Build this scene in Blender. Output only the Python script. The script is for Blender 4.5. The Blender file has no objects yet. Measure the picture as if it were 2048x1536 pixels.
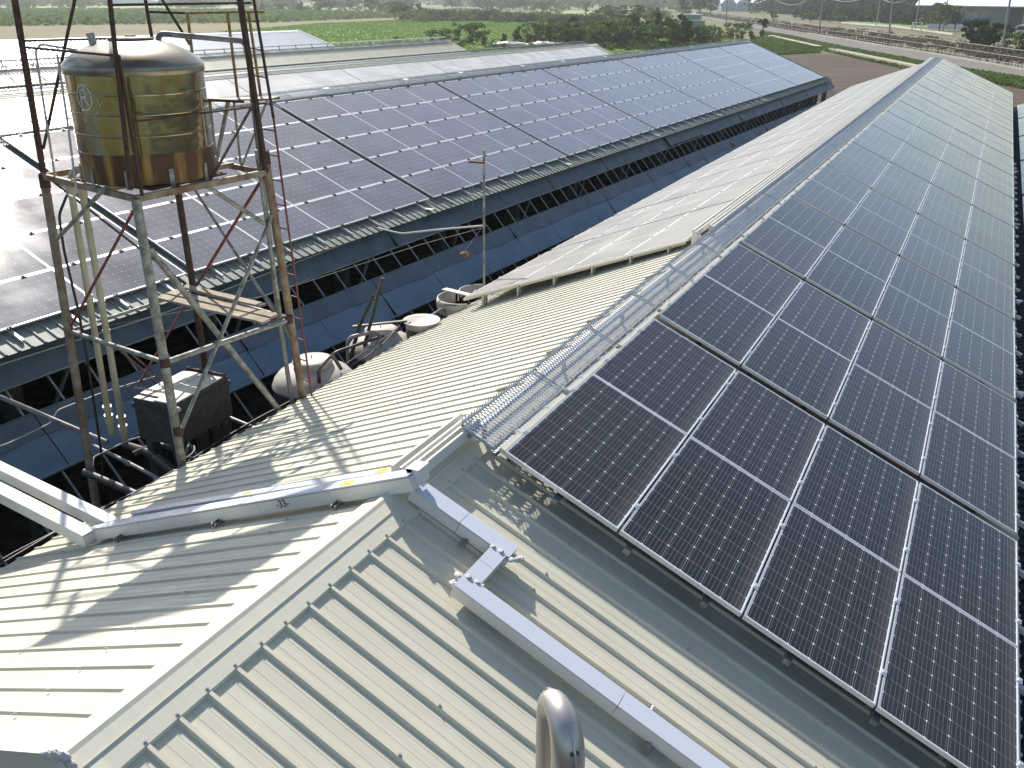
import bpy, math, random
import numpy as np
from mathutils import Vector, Matrix, Euler
R = random.Random(7)
PI = math.pi
sc = bpy.context.scene
COL = sc.collection

# ------------------------------------------------------------------ camera, sky, sun, exposure
cd = bpy.data.cameras.new("camera")
cd.sensor_fit = 'HORIZONTAL'; cd.sensor_width = 36.0
cd.lens = 36.0 * 1773.0 / 2048.0
cd.clip_start = 0.05; cd.clip_end = 6000
cam = bpy.data.objects.new("camera", cd); COL.objects.link(cam)
cam.matrix_world = Matrix.Translation((2.67, -5.075, 3.038)) @ Matrix.Rotation(0.4756, 4, 'Z') @ Matrix.Rotation(1.1594, 4, 'X') @ Matrix.Rotation(0.0038, 4, 'Z')
sc.camera = cam

SUN_DIR = Vector((.89, -.79, -1.0)).normalized()
w = bpy.data.worlds.new("World"); sc.world = w; w.use_nodes = True
nt = w.node_tree
sky = nt.nodes.new('ShaderNodeTexSky'); sky.sky_type = 'NISHITA'; sky.sun_disc = False
sky.sun_elevation = math.radians(40.0); sky.sun_rotation = math.radians(-48.4)
sky.air_density = 1.0; sky.dust_density = 1.3; sky.ozone_density = 1.0
nt.links.new(sky.outputs[0], nt.nodes['Background'].inputs[0])
nt.nodes['Background'].inputs[1].default_value = 0.118
sd = bpy.data.lights.new("sun", 'SUN'); sd.energy = 4.9; sd.angle = math.radians(0.6); sd.color = (1.0, 0.95, 0.87)
so = bpy.data.objects.new("sun", sd); COL.objects.link(so)
so.rotation_euler = SUN_DIR.to_track_quat('-Z', 'Y').to_euler(); so.location = (-30, 30, 30)
vs = sc.view_settings
vs.view_transform = 'Standard'; vs.look = 'None'; vs.exposure = 0.45; vs.gamma = 1.0; vs.use_curve_mapping = False
sc.cycles.max_bounces = 8; sc.cycles.volume_bounces = 1

# ------------------------------------------------------------------ helpers
def link(o, parent=None):
    COL.objects.link(o)
    if parent is not None: o.parent = parent
    return o
def tag(o, label=None, cat=None, group=None, kind=None):
    if label: o['label'] = label
    if cat: o['category'] = cat
    if group: o['group'] = group
    if kind: o['kind'] = kind
    return o
def empty(name, loc=(0, 0, 0), label=None, cat=None, group=None, parent=None, M=None):
    o = bpy.data.objects.new(name, None); o.empty_display_size = 0.2
    if M is not None: o.matrix_basis = M
    else: o.location = loc
    link(o, parent); return tag(o, label, cat, group)

class MB:
    def __init__(s): s.v = []; s.f = []; s.m = []; s.sm = []
    def add(s, vs, fs, mi=0, smooth=False):
        n = len(s.v); s.v += [tuple(p) for p in vs]
        for f in fs: s.f.append(tuple(i + n for i in f)); s.m.append(mi); s.sm.append(smooth)
        return s
    def box(s, a, b, mi=0):
        x0, y0, z0 = a; x1, y1, z1 = b
        return s.add([(x0,y0,z0),(x1,y0,z0),(x1,y1,z0),(x0,y1,z0),(x0,y0,z1),(x1,y0,z1),(x1,y1,z1),(x0,y1,z1)],
              [(0,3,2,1),(4,5,6,7),(0,1,5,4),(1,2,6,5),(2,3,7,6),(3,0,4,7)], mi)
    def beam(s, p, q, wd, h=None, mi=0, up=(0, 0, 1), caps=True):
        p = Vector(p); q = Vector(q); h = h or wd; d = (q - p)
        if d.length < 1e-6: return s
        d.normalize(); u = Vector(up)
        if abs(d.dot(u)) > .98: u = Vector((1, 0, 0))
        a = d.cross(u).normalized() * wd / 2; b = a.cross(d).normalized() * h / 2
        vs = [p-a-b, p+a-b, p+a+b, p-a+b, q-a-b, q+a-b, q+a+b, q-a+b]
        fs = [(0,1,5,4),(1,2,6,5),(2,3,7,6),(3,0,4,7)]
        if caps: fs += [(0,3,2,1),(4,5,6,7)]
        return s.add(vs, fs, mi)
    def tube(s, pts, r, n=10, mi=0, caps=True, closed=False):
        pts = [Vector(p) for p in pts]; N = len(pts)
        rs = r if isinstance(r, (list, tuple)) else [r] * N
        vs = []; prev = None
        for i, p in enumerate(pts):
            if closed: d = pts[(i+1) % N] - pts[i-1]
            else: d = (pts[min(i+1, N-1)] - pts[max(i-1, 0)])
            d.normalize()
            if prev is None:
                u = Vector((0, 0, 1)) if abs(d.z) < .9 else Vector((1, 0, 0))
                a = d.cross(u).normalized()
            else:
                a = (prev - d * prev.dot(d)).normalized()
            prev = a; b = d.cross(a)
            for k in range(n):
                t = 2 * PI * k / n; vs.append(p + (a * math.cos(t) + b * math.sin(t)) * rs[i])
        fs = []
        for i in range(N if closed else N - 1):
            j = (i + 1) % N
            for k in range(n): fs.append((i*n+k, i*n+(k+1) % n, j*n+(k+1) % n, j*n+k))
        s.add(vs, fs, mi, True)
        if caps and not closed:
            s.add([vs[k] for k in range(n)], [tuple(range(n-1, -1, -1))], mi)
            s.add([vs[(N-1)*n+k] for k in range(n)], [tuple(range(n))], mi)
        return s
    def lathe(s, prof, c=(0, 0, 0), n=40, mi=0, smooth=True, a0=0, a1=2*PI):
        full = abs(a1 - a0 - 2*PI) < 1e-6; m = n if full else n + 1
        vs = [(c[0]+r*math.cos(a0+(a1-a0)*k/n), c[1]+r*math.sin(a0+(a1-a0)*k/n), c[2]+z) for r, z in prof for k in range(m)]
        fs = []
        for i in range(len(prof) - 1):
            for k in range(n):
                k2 = (k + 1) % m if full else k + 1
                fs.append((i*m+k, i*m+k2, (i+1)*m+k2, (i+1)*m+k))
        return s.add(vs, fs, mi, smooth)
    def prism(s, poly, y0, y1, mi=0, smooth=False, close=True, caps=True):   # poly in (x,z), extruded along y
        n = len(poly)
        vs = [(x, y0, z) for x, z in poly] + [(x, y1, z) for x, z in poly]
        fs = [(i, (i+1) % n, (i+1) % n + n, i + n) for i in range(n if close else n - 1)]
        s.add(vs, fs, mi, smooth)
        if close and caps: s.add(vs, [tuple(range(n-1, -1, -1)), tuple(range(n, 2*n))], mi)
        return s
    def mesh(s, name, mats):
        me = bpy.data.meshes.new(name); me.from_pydata(s.v, [], s.f)
        for m in (mats if isinstance(mats, (list, tuple)) else [mats]): me.materials.append(m)
        me.polygons.foreach_set('material_index', s.m); me.polygons.foreach_set('use_smooth', s.sm)
        me.update(); return me
    def build(s, name, mats, parent=None):
        return link(bpy.data.objects.new(name, s.mesh(name, mats)), parent)
def inst(name, me, parent=None, M=None, loc=None):
    o = bpy.data.objects.new(name, me)
    if M is not None: o.matrix_basis = M
    elif loc is not None: o.location = loc
    return link(o, parent)

# ------------------------------------------------------------------ materials
def mat(name, color, rough=.6, metal=0.0, var=0.0, vscale=3.0, color2=None, bump=0.0, bscale=20.0, spec=.5, coords='Object', stretch=(1,1,1), coat=0.0, rvar=0.0, detail=6):
    m = bpy.data.materials.new(name); m.use_nodes = True; n = m.node_tree.nodes; L = m.node_tree.links
    b = n['Principled BSDF']; b.inputs['Base Color'].default_value = (*color, 1); b.inputs['Roughness'].default_value = rough
    b.inputs['Metallic'].default_value = metal; b.inputs['Specular IOR Level'].default_value = spec
    if coat: b.inputs['Coat Weight'].default_value = coat; b.inputs['Coat Roughness'].default_value = .15
    tc = n.new('ShaderNodeTexCoord'); mp = n.new('ShaderNodeMapping'); mp.inputs['Scale'].default_value = stretch
    if coords == 'World':
        g = n.new('ShaderNodeNewGeometry'); L.new(g.outputs['Position'], mp.inputs[0])
    else: L.new(tc.outputs[coords], mp.inputs[0])
    if var or color2:
        t = n.new('ShaderNodeTexNoise'); t.inputs['Scale'].default_value = vscale; t.inputs['Detail'].default_value = detail; t.inputs['Roughness'].default_value = .65
        L.new(mp.outputs[0], t.inputs['Vector'])
        r = n.new('ShaderNodeValToRGB'); r.color_ramp.elements[0].position = .35; r.color_ramp.elements[1].position = .68
        c2 = color2 or tuple(c * (1 - var) for c in color)
        r.color_ramp.elements[0].color = (*c2, 1); r.color_ramp.elements[1].color = (*color, 1)
        L.new(t.outputs['Fac'], r.inputs[0]); L.new(r.outputs[0], b.inputs['Base Color'])
        if rvar:
            mr = n.new('ShaderNodeMapRange'); mr.inputs[1].default_value = .3; mr.inputs[2].default_value = .7
            mr.inputs[3].default_value = rough + rvar; mr.inputs[4].default_value = rough
            L.new(t.outputs['Fac'], mr.inputs[0]); L.new(mr.outputs[0], b.inputs['Roughness'])
    if bump:
        t2 = n.new('ShaderNodeTexNoise'); t2.inputs['Scale'].default_value = bscale; t2.inputs['Detail'].default_value = 4
        L.new(mp.outputs[0], t2.inputs['Vector'])
        bp = n.new('ShaderNodeBump'); bp.inputs['Strength'].default_value = bump; bp.inputs['Distance'].default_value = .02
        L.new(t2.outputs['Fac'], bp.inputs['Height']); L.new(bp.outputs[0], b.inputs['Normal'])
    return m

def roof_mat(name, base, dirt, rough=.32, amount=.5, dark=(.42,.40,.33)):
    m = bpy.data.materials.new(name); m.use_nodes = True; n = m.node_tree.nodes; L = m.node_tree.links
    b = n['Principled BSDF']; b.inputs['Roughness'].default_value = rough; b.inputs['Specular IOR Level'].default_value = .32
    g = n.new('ShaderNodeNewGeometry')
    t = n.new('ShaderNodeTexNoise'); t.inputs['Scale'].default_value = .9; t.inputs['Detail'].default_value = 7; t.inputs['Roughness'].default_value = .7
    L.new(g.outputs['Position'], t.inputs['Vector'])
    mp = n.new('ShaderNodeMapping'); mp.inputs['Scale'].default_value = (1.6, 38, 1.6)
    L.new(g.outputs['Position'], mp.inputs[0])
    t2 = n.new('ShaderNodeTexNoise'); t2.inputs['Scale'].default_value = 1.0; t2.inputs['Detail'].default_value = 5
    L.new(mp.outputs[0], t2.inputs['Vector'])
    mu = n.new('ShaderNodeMath'); mu.operation = 'MULTIPLY'; L.new(t.outputs['Fac'], mu.inputs[0]); L.new(t2.outputs['Fac'], mu.inputs[1])
    mr = n.new('ShaderNodeMapRange'); mr.inputs[1].default_value = .18; mr.inputs[2].default_value = .42; mr.inputs[3].default_value = amount; mr.inputs[4].default_value = 0
    L.new(mu.outputs[0], mr.inputs[0])
    mx = n.new('ShaderNodeMixRGB'); mx.inputs[1].default_value = (*base, 1); mx.inputs[2].default_value = (*dirt, 1); L.new(mr.outputs[0], mx.inputs[0])
    # specks of grit
    t3 = n.new('ShaderNodeTexVoronoi'); t3.inputs['Scale'].default_value = 9.0; L.new(g.outputs['Position'], t3.inputs['Vector'])
    lt = n.new('ShaderNodeMath'); lt.operation = 'LESS_THAN'; lt.inputs[1].default_value = .045; L.new(t3.outputs['Distance'], lt.inputs[0])
    m3 = n.new('ShaderNodeMath'); m3.operation = 'MULTIPLY'; m3.inputs[1].default_value = .55; L.new(lt.outputs[0], m3.inputs[0])
    mx2 = n.new('ShaderNodeMixRGB'); mx2.inputs[2].default_value = (*dark, 1); L.new(mx.outputs[0], mx2.inputs[1]); L.new(m3.outputs[0], mx2.inputs[0])
    L.new(mx2.outputs[0], b.inputs['Base Color'])
    mr2 = n.new('ShaderNodeMapRange'); mr2.inputs[1].default_value = .3; mr2.inputs[2].default_value = .7; mr2.inputs[3].default_value = rough; mr2.inputs[4].default_value = rough + .18
    L.new(t2.outputs['Fac'], mr2.inputs[0]); L.new(mr2.outputs[0], b.inputs['Roughness'])
    bp = n.new('ShaderNodeBump'); bp.inputs['Strength'].default_value = .25; bp.inputs['Distance'].default_value = .004
    t4 = n.new('ShaderNodeTexNoise'); t4.inputs['Scale'].default_value = 3.0; L.new(g.outputs['Position'], t4.inputs['Vector'])
    L.new(t4.outputs['Fac'], bp.inputs['Height']); L.new(bp.outputs[0], b.inputs['Normal'])
    return m

def solar_mat(name, Wd, Ln, rough=.14, dust_glare=.12, dust_glare_col=(.36, .33, .28), xm=.016):
    m = bpy.data.materials.new(name); m.use_nodes = True; n = m.node_tree.nodes; L = m.node_tree.links
    b = n['Principled BSDF']
    tc = n.new('ShaderNodeTexCoord'); sp = n.new('ShaderNodeSeparateXYZ'); L.new(tc.outputs['Object'], sp.inputs[0])
    def M(op, a, bb=None, c=None):
        q = n.new('ShaderNodeMath'); q.operation = op
        for i, v in enumerate((a, bb, c)):
            if v is None: continue
            if hasattr(v, 'links') or hasattr(v, 'is_output'): L.new(v, q.inputs[i])
            else: q.inputs[i].default_value = v
        return q.outputs[0]
    px, py = (Wd - 2 * xm) / 6, (Ln - .034) / 10
    def cell(o, off, p):
        s_ = M('DIVIDE', M('SUBTRACT', o, off), p)
        fr = M('FRACT', s_)
        return s_, fr, M('SUBTRACT', .5, M('ABSOLUTE', M('SUBTRACT', fr, .5)))   # distance to nearest cell border in cells
    sx, fx, dx = cell(sp.outputs['X'], xm, px)
    sy, fy, dy = cell(sp.outputs['Y'], .017, py)
    gapx = M('LESS_THAN', dx, .0105); gapy = M('LESS_THAN', dy, .0075)
    corner = M('LESS_THAN', M('ADD', dx, dy), .058)
    outx = M('GREATER_THAN', M('ABSOLUTE', M('SUBTRACT', sx, 3.0)), 3.0); outy = M('GREATER_THAN', M('ABSOLUTE', M('SUBTRACT', sy, 5.0)), 5.0)
    back = M('MAXIMUM', M('MAXIMUM', corner, M('MAXIMUM', outx, outy)), 0.0)
    line = M('MAXIMUM', gapx, gapy)
    bus = M('LESS_THAN', M('ABSOLUTE', M('SUBTRACT', M('FRACT', M('ADD', M('MULTIPLY', fx, 5.0), 0.0)), .5)), .028)
    oi = n.new('ShaderNodeObjectInfo')
    g = n.new('ShaderNodeNewGeometry')
    nz = n.new('ShaderNodeTexNoise'); nz.inputs['Scale'].default_value = 1.3; nz.inputs['Detail'].default_value = 3; L.new(g.outputs['Position'], nz.inputs['Vector'])
    base = n.new('ShaderNodeMixRGB'); base.inputs[1].default_value = (.009, .009, .012, 1); base.inputs[2].default_value = (.016, .015, .018, 1)
    L.new(oi.outputs['Random'], base.inputs[0])
    m1 = n.new('ShaderNodeMixRGB'); L.new(base.outputs[0], m1.inputs[1]); m1.inputs[2].default_value = (.42, .43, .45, 1); L.new(M('MULTIPLY', bus, .5), m1.inputs[0])
    m2 = n.new('ShaderNodeMixRGB'); L.new(m1.outputs[0], m2.inputs[1]); m2.inputs[2].default_value = (.42, .43, .46, 1); L.new(M('MULTIPLY', line, .6), m2.inputs[0])
    m3 = n.new('ShaderNodeMixRGB'); L.new(m2.outputs[0], m3.inputs[1]); m3.inputs[2].default_value = (.80, .81, .83, 1); L.new(back, m3.inputs[0])
    # dusty film that also holds painted glare and sheen, thicker along lower frame
    m4 = n.new('ShaderNodeMixRGB'); m4.inputs[2].default_value = (*dust_glare_col, 1); L.new(m3.outputs[0], m4.inputs[1])
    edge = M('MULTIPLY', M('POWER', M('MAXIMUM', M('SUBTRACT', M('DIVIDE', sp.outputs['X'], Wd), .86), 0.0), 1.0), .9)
    dd = M('ADD', M('MULTIPLY', M('ADD', M('MULTIPLY', nz.outputs['Fac'], .5), .25), dust_glare), edge)
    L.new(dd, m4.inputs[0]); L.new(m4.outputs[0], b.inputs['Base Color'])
    # a few droppings and water marks
    vo = n.new('ShaderNodeTexVoronoi'); vo.inputs['Scale'].default_value = 1.1; L.new(g.outputs['Position'], vo.inputs['Vector'])
    n5 = n.new('ShaderNodeTexNoise'); n5.inputs['Scale'].default_value = 60; L.new(g.outputs['Position'], n5.inputs['Vector'])
    spot = M('LESS_THAN', M('ADD', vo.outputs['Distance'], M('MULTIPLY', n5.outputs['Fac'], .03)), .034)
    m5 = n.new('ShaderNodeMixRGB'); m5.inputs[2].default_value = (.62, .60, .54, 1); L.new(m4.outputs[0], m5.inputs[1]); L.new(M('MULTIPLY', spot, .8), m5.inputs[0]); L.new(m5.outputs[0], b.inputs['Base Color'])
    rr = n.new('ShaderNodeMapRange'); rr.inputs[1].default_value = .3; rr.inputs[2].default_value = .7; rr.inputs[3].default_value = rough; rr.inputs[4].default_value = rough + .08
    L.new(nz.outputs['Fac'], rr.inputs[0]); L.new(rr.outputs[0], b.inputs['Roughness'])
    b.inputs['IOR'].default_value = 1.45
    return m

ALU = mat('aluminium_frame', (.78, .79, .80), rough=.38, metal=.55, var=.15, vscale=4)
ZINC = mat('galvanised_steel', (.52, .56, .60), rough=.32, metal=.85, var=.4, vscale=14, rvar=.2)
ZINC_OLD = mat('weathered_galvanised', (.40, .41, .38), rough=.55, metal=.35, var=.5, vscale=9, color2=(.16, .15, .12), rvar=.2)
RUST = mat('rusty_steel', (.105, .052, .034), rough=.8, metal=.1, color2=(.035, .022, .018), vscale=16, bump=.4, bscale=60)
RUST_P = mat('rust_streaked_paint', (.30, .28, .20), rough=.65, metal=.2, color2=(.16, .075, .038), vscale=5, bump=.3, bscale=40)
REDOX = mat('red_oxide_paint', (.22, .055, .04), rough=.65, color2=(.10, .03, .025), vscale=14)
YEL = mat('faded_yellow_paint', (.42, .27, .06), rough=.6, color2=(.17, .08, .03), vscale=12)
CREAM = roof_mat('cream_roof_paint', (.665, .64, .51), (.46, .43, .32), rough=.42, amount=.45)
CAPM = roof_mat('cream_cap_paint', (.68, .65, .52), (.53, .50, .40), rough=.42, amount=.35)
SAGE = roof_mat('sage_roof_paint', (.30, .34, .305), (.17, .18, .15), rough=.45, amount=.9)
WHITE = roof_mat('white_duct_paint', (.70, .695, .66), (.58, .56, .50), rough=.28, amount=.3)
DARKROOF = mat('dark_navy_roofing', (.035, .04, .055), rough=.5, var=.5, vscale=6)  # near-black navy sheet tone with random variation
TARP_U = mat('upper_tarp', (.10, .145, .155), rough=.55, color2=(.06, .09, .10), vscale=2.2, bump=.25, bscale=6)
TARP_F = mat('tarp_fold', (.105, .145, .175), rough=.55, color2=(.07, .10, .125), vscale=2.0, bump=.25, bscale=6)
TARP_L = mat('lower_tarp', (.13, .215, .30), rough=.5, color2=(.10, .165, .22), vscale=1.6, bump=.3, bscale=5, stretch=(3, 1, 3))
SCREWM = mat('screw_metal', (.45, .44, .40), rough=.5, metal=.3)
PVC = mat('cream_pvc', (.52, .50, .36), rough=.45, color2=(.38, .35, .24), vscale=6)
PVC_G = mat('grey_pvc', (.30, .30, .31), rough=.4, color2=(.15, .14, .13), vscale=7)
PIPE_D = mat('dark_pipe', (.10, .095, .09), rough=.4, metal=.2, color2=(.05, .045, .04), vscale=9)
BLACK = mat('black_rubber', (.012, .012, .013), rough=.5)
CABLE = mat('grey_cable', (.45, .45, .42), rough=.5)
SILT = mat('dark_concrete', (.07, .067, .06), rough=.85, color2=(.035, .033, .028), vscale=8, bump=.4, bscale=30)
CONC = mat('pale_concrete', (.46, .42, .34), rough=.9, color2=(.30, .27, .21), vscale=.8, coords='World')
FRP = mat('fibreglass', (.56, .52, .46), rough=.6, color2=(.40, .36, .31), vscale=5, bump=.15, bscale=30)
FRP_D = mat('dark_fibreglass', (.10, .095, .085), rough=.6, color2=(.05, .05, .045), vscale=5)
WOOD = mat('weathered_plank', (.40, .34, .26), rough=.85, color2=(.22, .18, .13), vscale=3, stretch=(1, 1, 1), bump=.5, bscale=25)
WOOD_D = mat('old_timber', (.07, .06, .05), rough=.85, color2=(.03, .028, .025), vscale=8, bump=.5, bscale=40)
YTAPE = mat('yellow_sticker', (.80, .72, .02), rough=.4)
SEAL = mat('white_sealant', (.70, .69, .65), rough=.7, bump=.6, bscale=90, var=.2)
INK = mat('black_ink', (.02, .02, .02), rough=.6)
WALLM = mat('barn_wall', (.16, .17, .17), rough=.8, var=.4, vscale=1.0)
DARKBAR = mat('bar_steel', (.34, .35, .34), rough=.5, metal=.4, var=.4)

# ------------------------------------------------------------------ ground, fields, road
GZ = -4.6
def ground_mat(name, c1, c2, scale=.05, c3=None, s2=1.2, rough=.95, rows=None, bump=.0):
    m = bpy.data.materials.new(name); m.use_nodes = True; n = m.node_tree.nodes; L = m.node_tree.links
    b = n['Principled BSDF']; b.inputs['Roughness'].default_value = rough; b.inputs['Specular IOR Level'].default_value = .2
    g = n.new('ShaderNodeNewGeometry')
    t = n.new('ShaderNodeTexNoise'); t.inputs['Scale'].default_value = scale; t.inputs['Detail'].default_value = 10; t.inputs['Roughness'].default_value = .7
    L.new(g.outputs['Position'], t.inputs['Vector'])
    r = n.new('ShaderNodeValToRGB'); r.color_ramp.elements[0].position = .38; r.color_ramp.elements[1].position = .62
    r.color_ramp.elements[0].color = (*c2, 1); r.color_ramp.elements[1].color = (*c1, 1); L.new(t.outputs['Fac'], r.inputs[0])
    out = r.outputs[0]
    if c3:
        t2 = n.new('ShaderNodeTexNoise'); t2.inputs['Scale'].default_value = s2; t2.inputs['Detail'].default_value = 6
        if rows:
            mp = n.new('ShaderNodeMapping'); mp.inputs['Rotation'].default_value = (0, 0, rows[0]); mp.inputs['Scale'].default_value = (rows[1], rows[2], 1)
            L.new(g.outputs['Position'], mp.inputs[0]); L.new(mp.outputs[0], t2.inputs['Vector'])
        else: L.new(g.outputs['Position'], t2.inputs['Vector'])
        r2 = n.new('ShaderNodeValToRGB'); r2.color_ramp.elements[0].position = .48; r2.color_ramp.elements[1].position = .60; L.new(t2.outputs['Fac'], r2.inputs[0])
        mx = n.new('ShaderNodeMixRGB'); L.new(r2.outputs[0], mx.inputs[0]); L.new(out, mx.inputs[1]); mx.inputs[2].default_value = (*c3, 1); out = mx.outputs[0]
    L.new(out, b.inputs['Base Color'])
    return m
def sheet(name, poly, z, m, kind='structure'):
    mb = MB(); n = len(poly); mb.add([(x, y, z) for x, y in poly], [tuple(range(n))])
    o = mb.build(name, m); 
    # keep the face up
    if o.data.polygons[0].normal.z < 0: o.data.flip_normals()
    return tag(o, kind=kind)
G_BASE = ground_mat('ground_mix', (.12, .15, .055), (.095, .105, .05), .02, (.16, .15, .085), .3)
G_YARD = ground_mat('dirt_floor', (.05, .042, .032), (.03, .026, .02), .8, (.075, .062, .045), 3)
mb = MB(); mb.add([(-3500, -400, GZ), (3500, -400, GZ), (3500, 5000, GZ), (-3500, 5000, GZ)], [(0, 1, 2, 3)]); tag(mb.build('ground', G_BASE), kind='structure')
sheet('farmyard_ground', [(-60, -30), (16, -30), (16, 62), (-60, 62)], GZ + .004, G_YARD)
POLYS = {
 'soil': [(-27.4,132.8),(-20.0,143.0),(-4.3,108.3),(-2.1,78.4),(-8.2,65.1),(-16.8,92.2)],
 'soil_right': [(1.4,99.3),(9.0,88.9),(9.7,60.8),(2.1,62.6)],
 'grass_a': [(-49.5,225.4),(-42.4,215.4),(-19.3,158.0),(-4.3,123.8),(-4.2,106.8),(-20.3,145.8),(-40.9,197.2)],
 'grass_b': [(-44.5,194.9),(-39.3,192.4),(-23.9,155.3),(-21.8,144.9),(-27.4,132.8),(-33.2,147.8)],
 'grass_c': [(-4.2,121.9),(9.2,95.8),(9.0,84.9),(1.4,99.3)],
 'green_field': [(-159.6,160.8),(-186.2,230.8),(-191.7,303.3),(-146.9,298.2),(-106.3,280.3),(-55.7,221.4),(-35.3,146.6),(-53.9,101.0),(-64.8,71.8),(-104.8,104.3)],
 'tan_strip': [(-211.6,134.3),(-161.9,163.2),(-189.8,235.3),(-191.7,303.3),(-221.2,326.9),(-203.7,232.7),(-238.8,152.3)],
 'tan_left': [(-211.6,134.3),(-161.9,163.2),(-85.9,100.5),(-106.4,64.9)],
 'corn_ground': [(-238.8,152.3),(-203.7,232.7),(-216.3,330.7),(-344.1,395.1),(-485.6,315.1)],
 'meadow': [(-485.6,315.1),(-344.1,395.1),(-394.5,524.1),(-534.5,615.5),(-748.4,488.4)],
 'meadow_b': [(-235.7,490.9),(-243.1,599.8),(-153.3,475.2),(-153.5,379.7),(-170.9,366.1)],
 'lawn': [(-58.0,404.1),(-25.1,369.3),(-10.4,286.9),(-41.2,312.4)],
 'yard': [(-84.7,282.0),(-65.7,249.6),(-42.4,190.5),(-37.4,145.3),(-53.4,178.1)],
 'scrub_ground': [(-102.7,393.6),(-25.8,203.9),(-6.5,157.4),(9.7,120.4),(12.7,172.7),(-7.6,231.0),(-41.2,312.4),(-75.0,370.1)],
}
GM = {
 'soil': ground_mat('ploughed_soil', (.085, .058, .042), (.055, .039, .029), .12, (.11, .08, .06), .25, rows=(.35, .4, 5)),
 'grass_a': ground_mat('grass_strip', (.095, .14, .038), (.07, .105, .03), .5, (.12, .13, .05), .6),
 'green_field': ground_mat('bean_field', (.125, .215, .035), (.10, .175, .03), .06, (.15, .235, .045), .5, rows=(.6, .25, 2.5)),
 'tan_strip': ground_mat('tan_earth', (.215, .165, .105), (.15, .13, .07), .05, (.17, .17, .07), .08, rows=(.6, .15, 1.5)),
 'corn_ground': ground_mat('crop_ground', (.14, .19, .06), (.10, .15, .05), .1),
 'meadow': ground_mat('meadow', (.24, .31, .11), (.19, .26, .09), .02),
 'scrub_ground': ground_mat('dry_scrub', (.17, .13, .08), (.09, .09, .045), .15, (.22, .18, .12), .5),
 'lawn': ground_mat('lawn', (.16, .27, .07), (.12, .21, .055), .1),
}
GK = {'soil_right': 'soil', 'grass_b': 'grass_a', 'grass_c': 'grass_a', 'tan_left': 'tan_strip', 'meadow_b': 'meadow', 'yard': 'tan_strip'}
order = ['tan_left', 'tan_strip', 'green_field', 'corn_ground', 'meadow', 'meadow_b', 'scrub_ground', 'lawn', 'yard', 'soil', 'soil_right', 'grass_b', 'grass_a', 'grass_c']
GN = {'tan_left': 'bare_ground', 'tan_strip': 'bare_ground', 'green_field': 'green_field', 'corn_ground': 'field', 'meadow': 'meadow', 'meadow_b': 'meadow', 'scrub_ground': 'scrub_ground', 'lawn': 'lawn', 'yard': 'bare_ground', 'soil': 'ploughed_ground', 'soil_right': 'ploughed_ground', 'grass_a': 'grass_verge', 'grass_b': 'grass_verge', 'grass_c': 'grass_verge'}
for i, k in enumerate(order): sheet(GN[k], POLYS[k], GZ + .012 + .006 * i, GM[GK.get(k, k)])
ROADM = ground_mat('road_asphalt', (.165, .155, .14), (.13, .123, .112), .15, (.20, .185, .165), .6, rows=(-.38, .6, 3))
sheet('road', [(-250.7,714.4),(-150.7,497.2),(-84.4,318.3),(-43.9,221.5),(-19.8,161.4),(-4.4,125.8),(10.2,91.0),(12.7,114.6),(-6.2,152.8),(-25.1,198.7),(-60.4,286.2),(-100.1,383.7),(-159.1,534.1),(-262,725)], GZ + .11, ROADM)
sheet('road', [(-391.7,1041.2),(-250.7,714.4),(-262,725),(-405,1060)], GZ + .11, CONC)
sheet('path', [(-45.8,323.0),(-25.3,287.2),(-7.6,231.0),(-8.5,248.4),(-27.5,308.9),(-48.9,343.7)], GZ + .115, CONC)
def wall_strip(name, pts, wd, h, m, label=None, cat=None):
    mb = MB()
    for a, b in zip(pts[:-1], pts[1:]): mb.beam((a[0], a[1], GZ + h / 2), (b[0], b[1], GZ + h / 2), wd, h)
    o = mb.build(name, m); return tag(o, label, cat)
wall_strip('ditch_edge', [(-41.4, 199.8), (-24.0, 157.0)], 1.0, .45, CONC, 'low pale concrete ditch edge between two grass strips beyond the far barn end', 'ditch edge')
wall_strip('ditch_edge', [(-20.8, 148.7), (-4.7, 111.4)], 1.0, .55, CONC, 'pale concrete ditch edge along the ploughed brown soil, below the asphalt road', 'ditch edge')

# ------------------------------------------------------------------ barns
ORD = ['first', 'second', 'third', 'fourth', 'fifth', 'sixth', 'seventh', 'eighth', 'ninth', 'tenth', 'eleventh', 'twelfth', 'thirteenth', 'fourteenth', 'fifteenth', 'sixteenth']
RP = .1958
def sheet_mesh(name, L_, m, n=4, micro=True, rh=.022):
    ys = []
    for k in range(n):
        y = k * RP
        if micro: ys += [(y, 0), (y+.020, 0), (y+.023, .0016), (y+.026, 0), (y+.060, 0), (y+.070, rh), (y+.092, rh), (y+.102, 0), (y+.148, 0), (y+.151, .0016), (y+.154, 0)]
        else: ys += [(y, 0), (y+.060, 0), (y+.070, rh), (y+.092, rh), (y+.102, 0)]
    ys.append((n * RP, 0))
    mb = MB(); nn = len(ys)
    xs = [0, L_]
    mb.add([(x, y, z) for x in xs for y, z in ys], [(i, i+nn, i+nn+1, i+1) for i in range(nn-1)])
    return mb.mesh(name, m)
def frame_R(x, y, z, a):            # local +x runs down the right slope
    return Matrix.Translation((x, y, z)) @ Matrix.Rotation(a, 4, 'Y')
def frame_L(x, y, z, a):            # local +x runs down the left slope, local +y points back towards the near end
    return Matrix.Translation((x, y, z)) @ Matrix.Rotation(PI, 4, 'Z') @ Matrix.Rotation(a, 4, 'Y')
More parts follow.
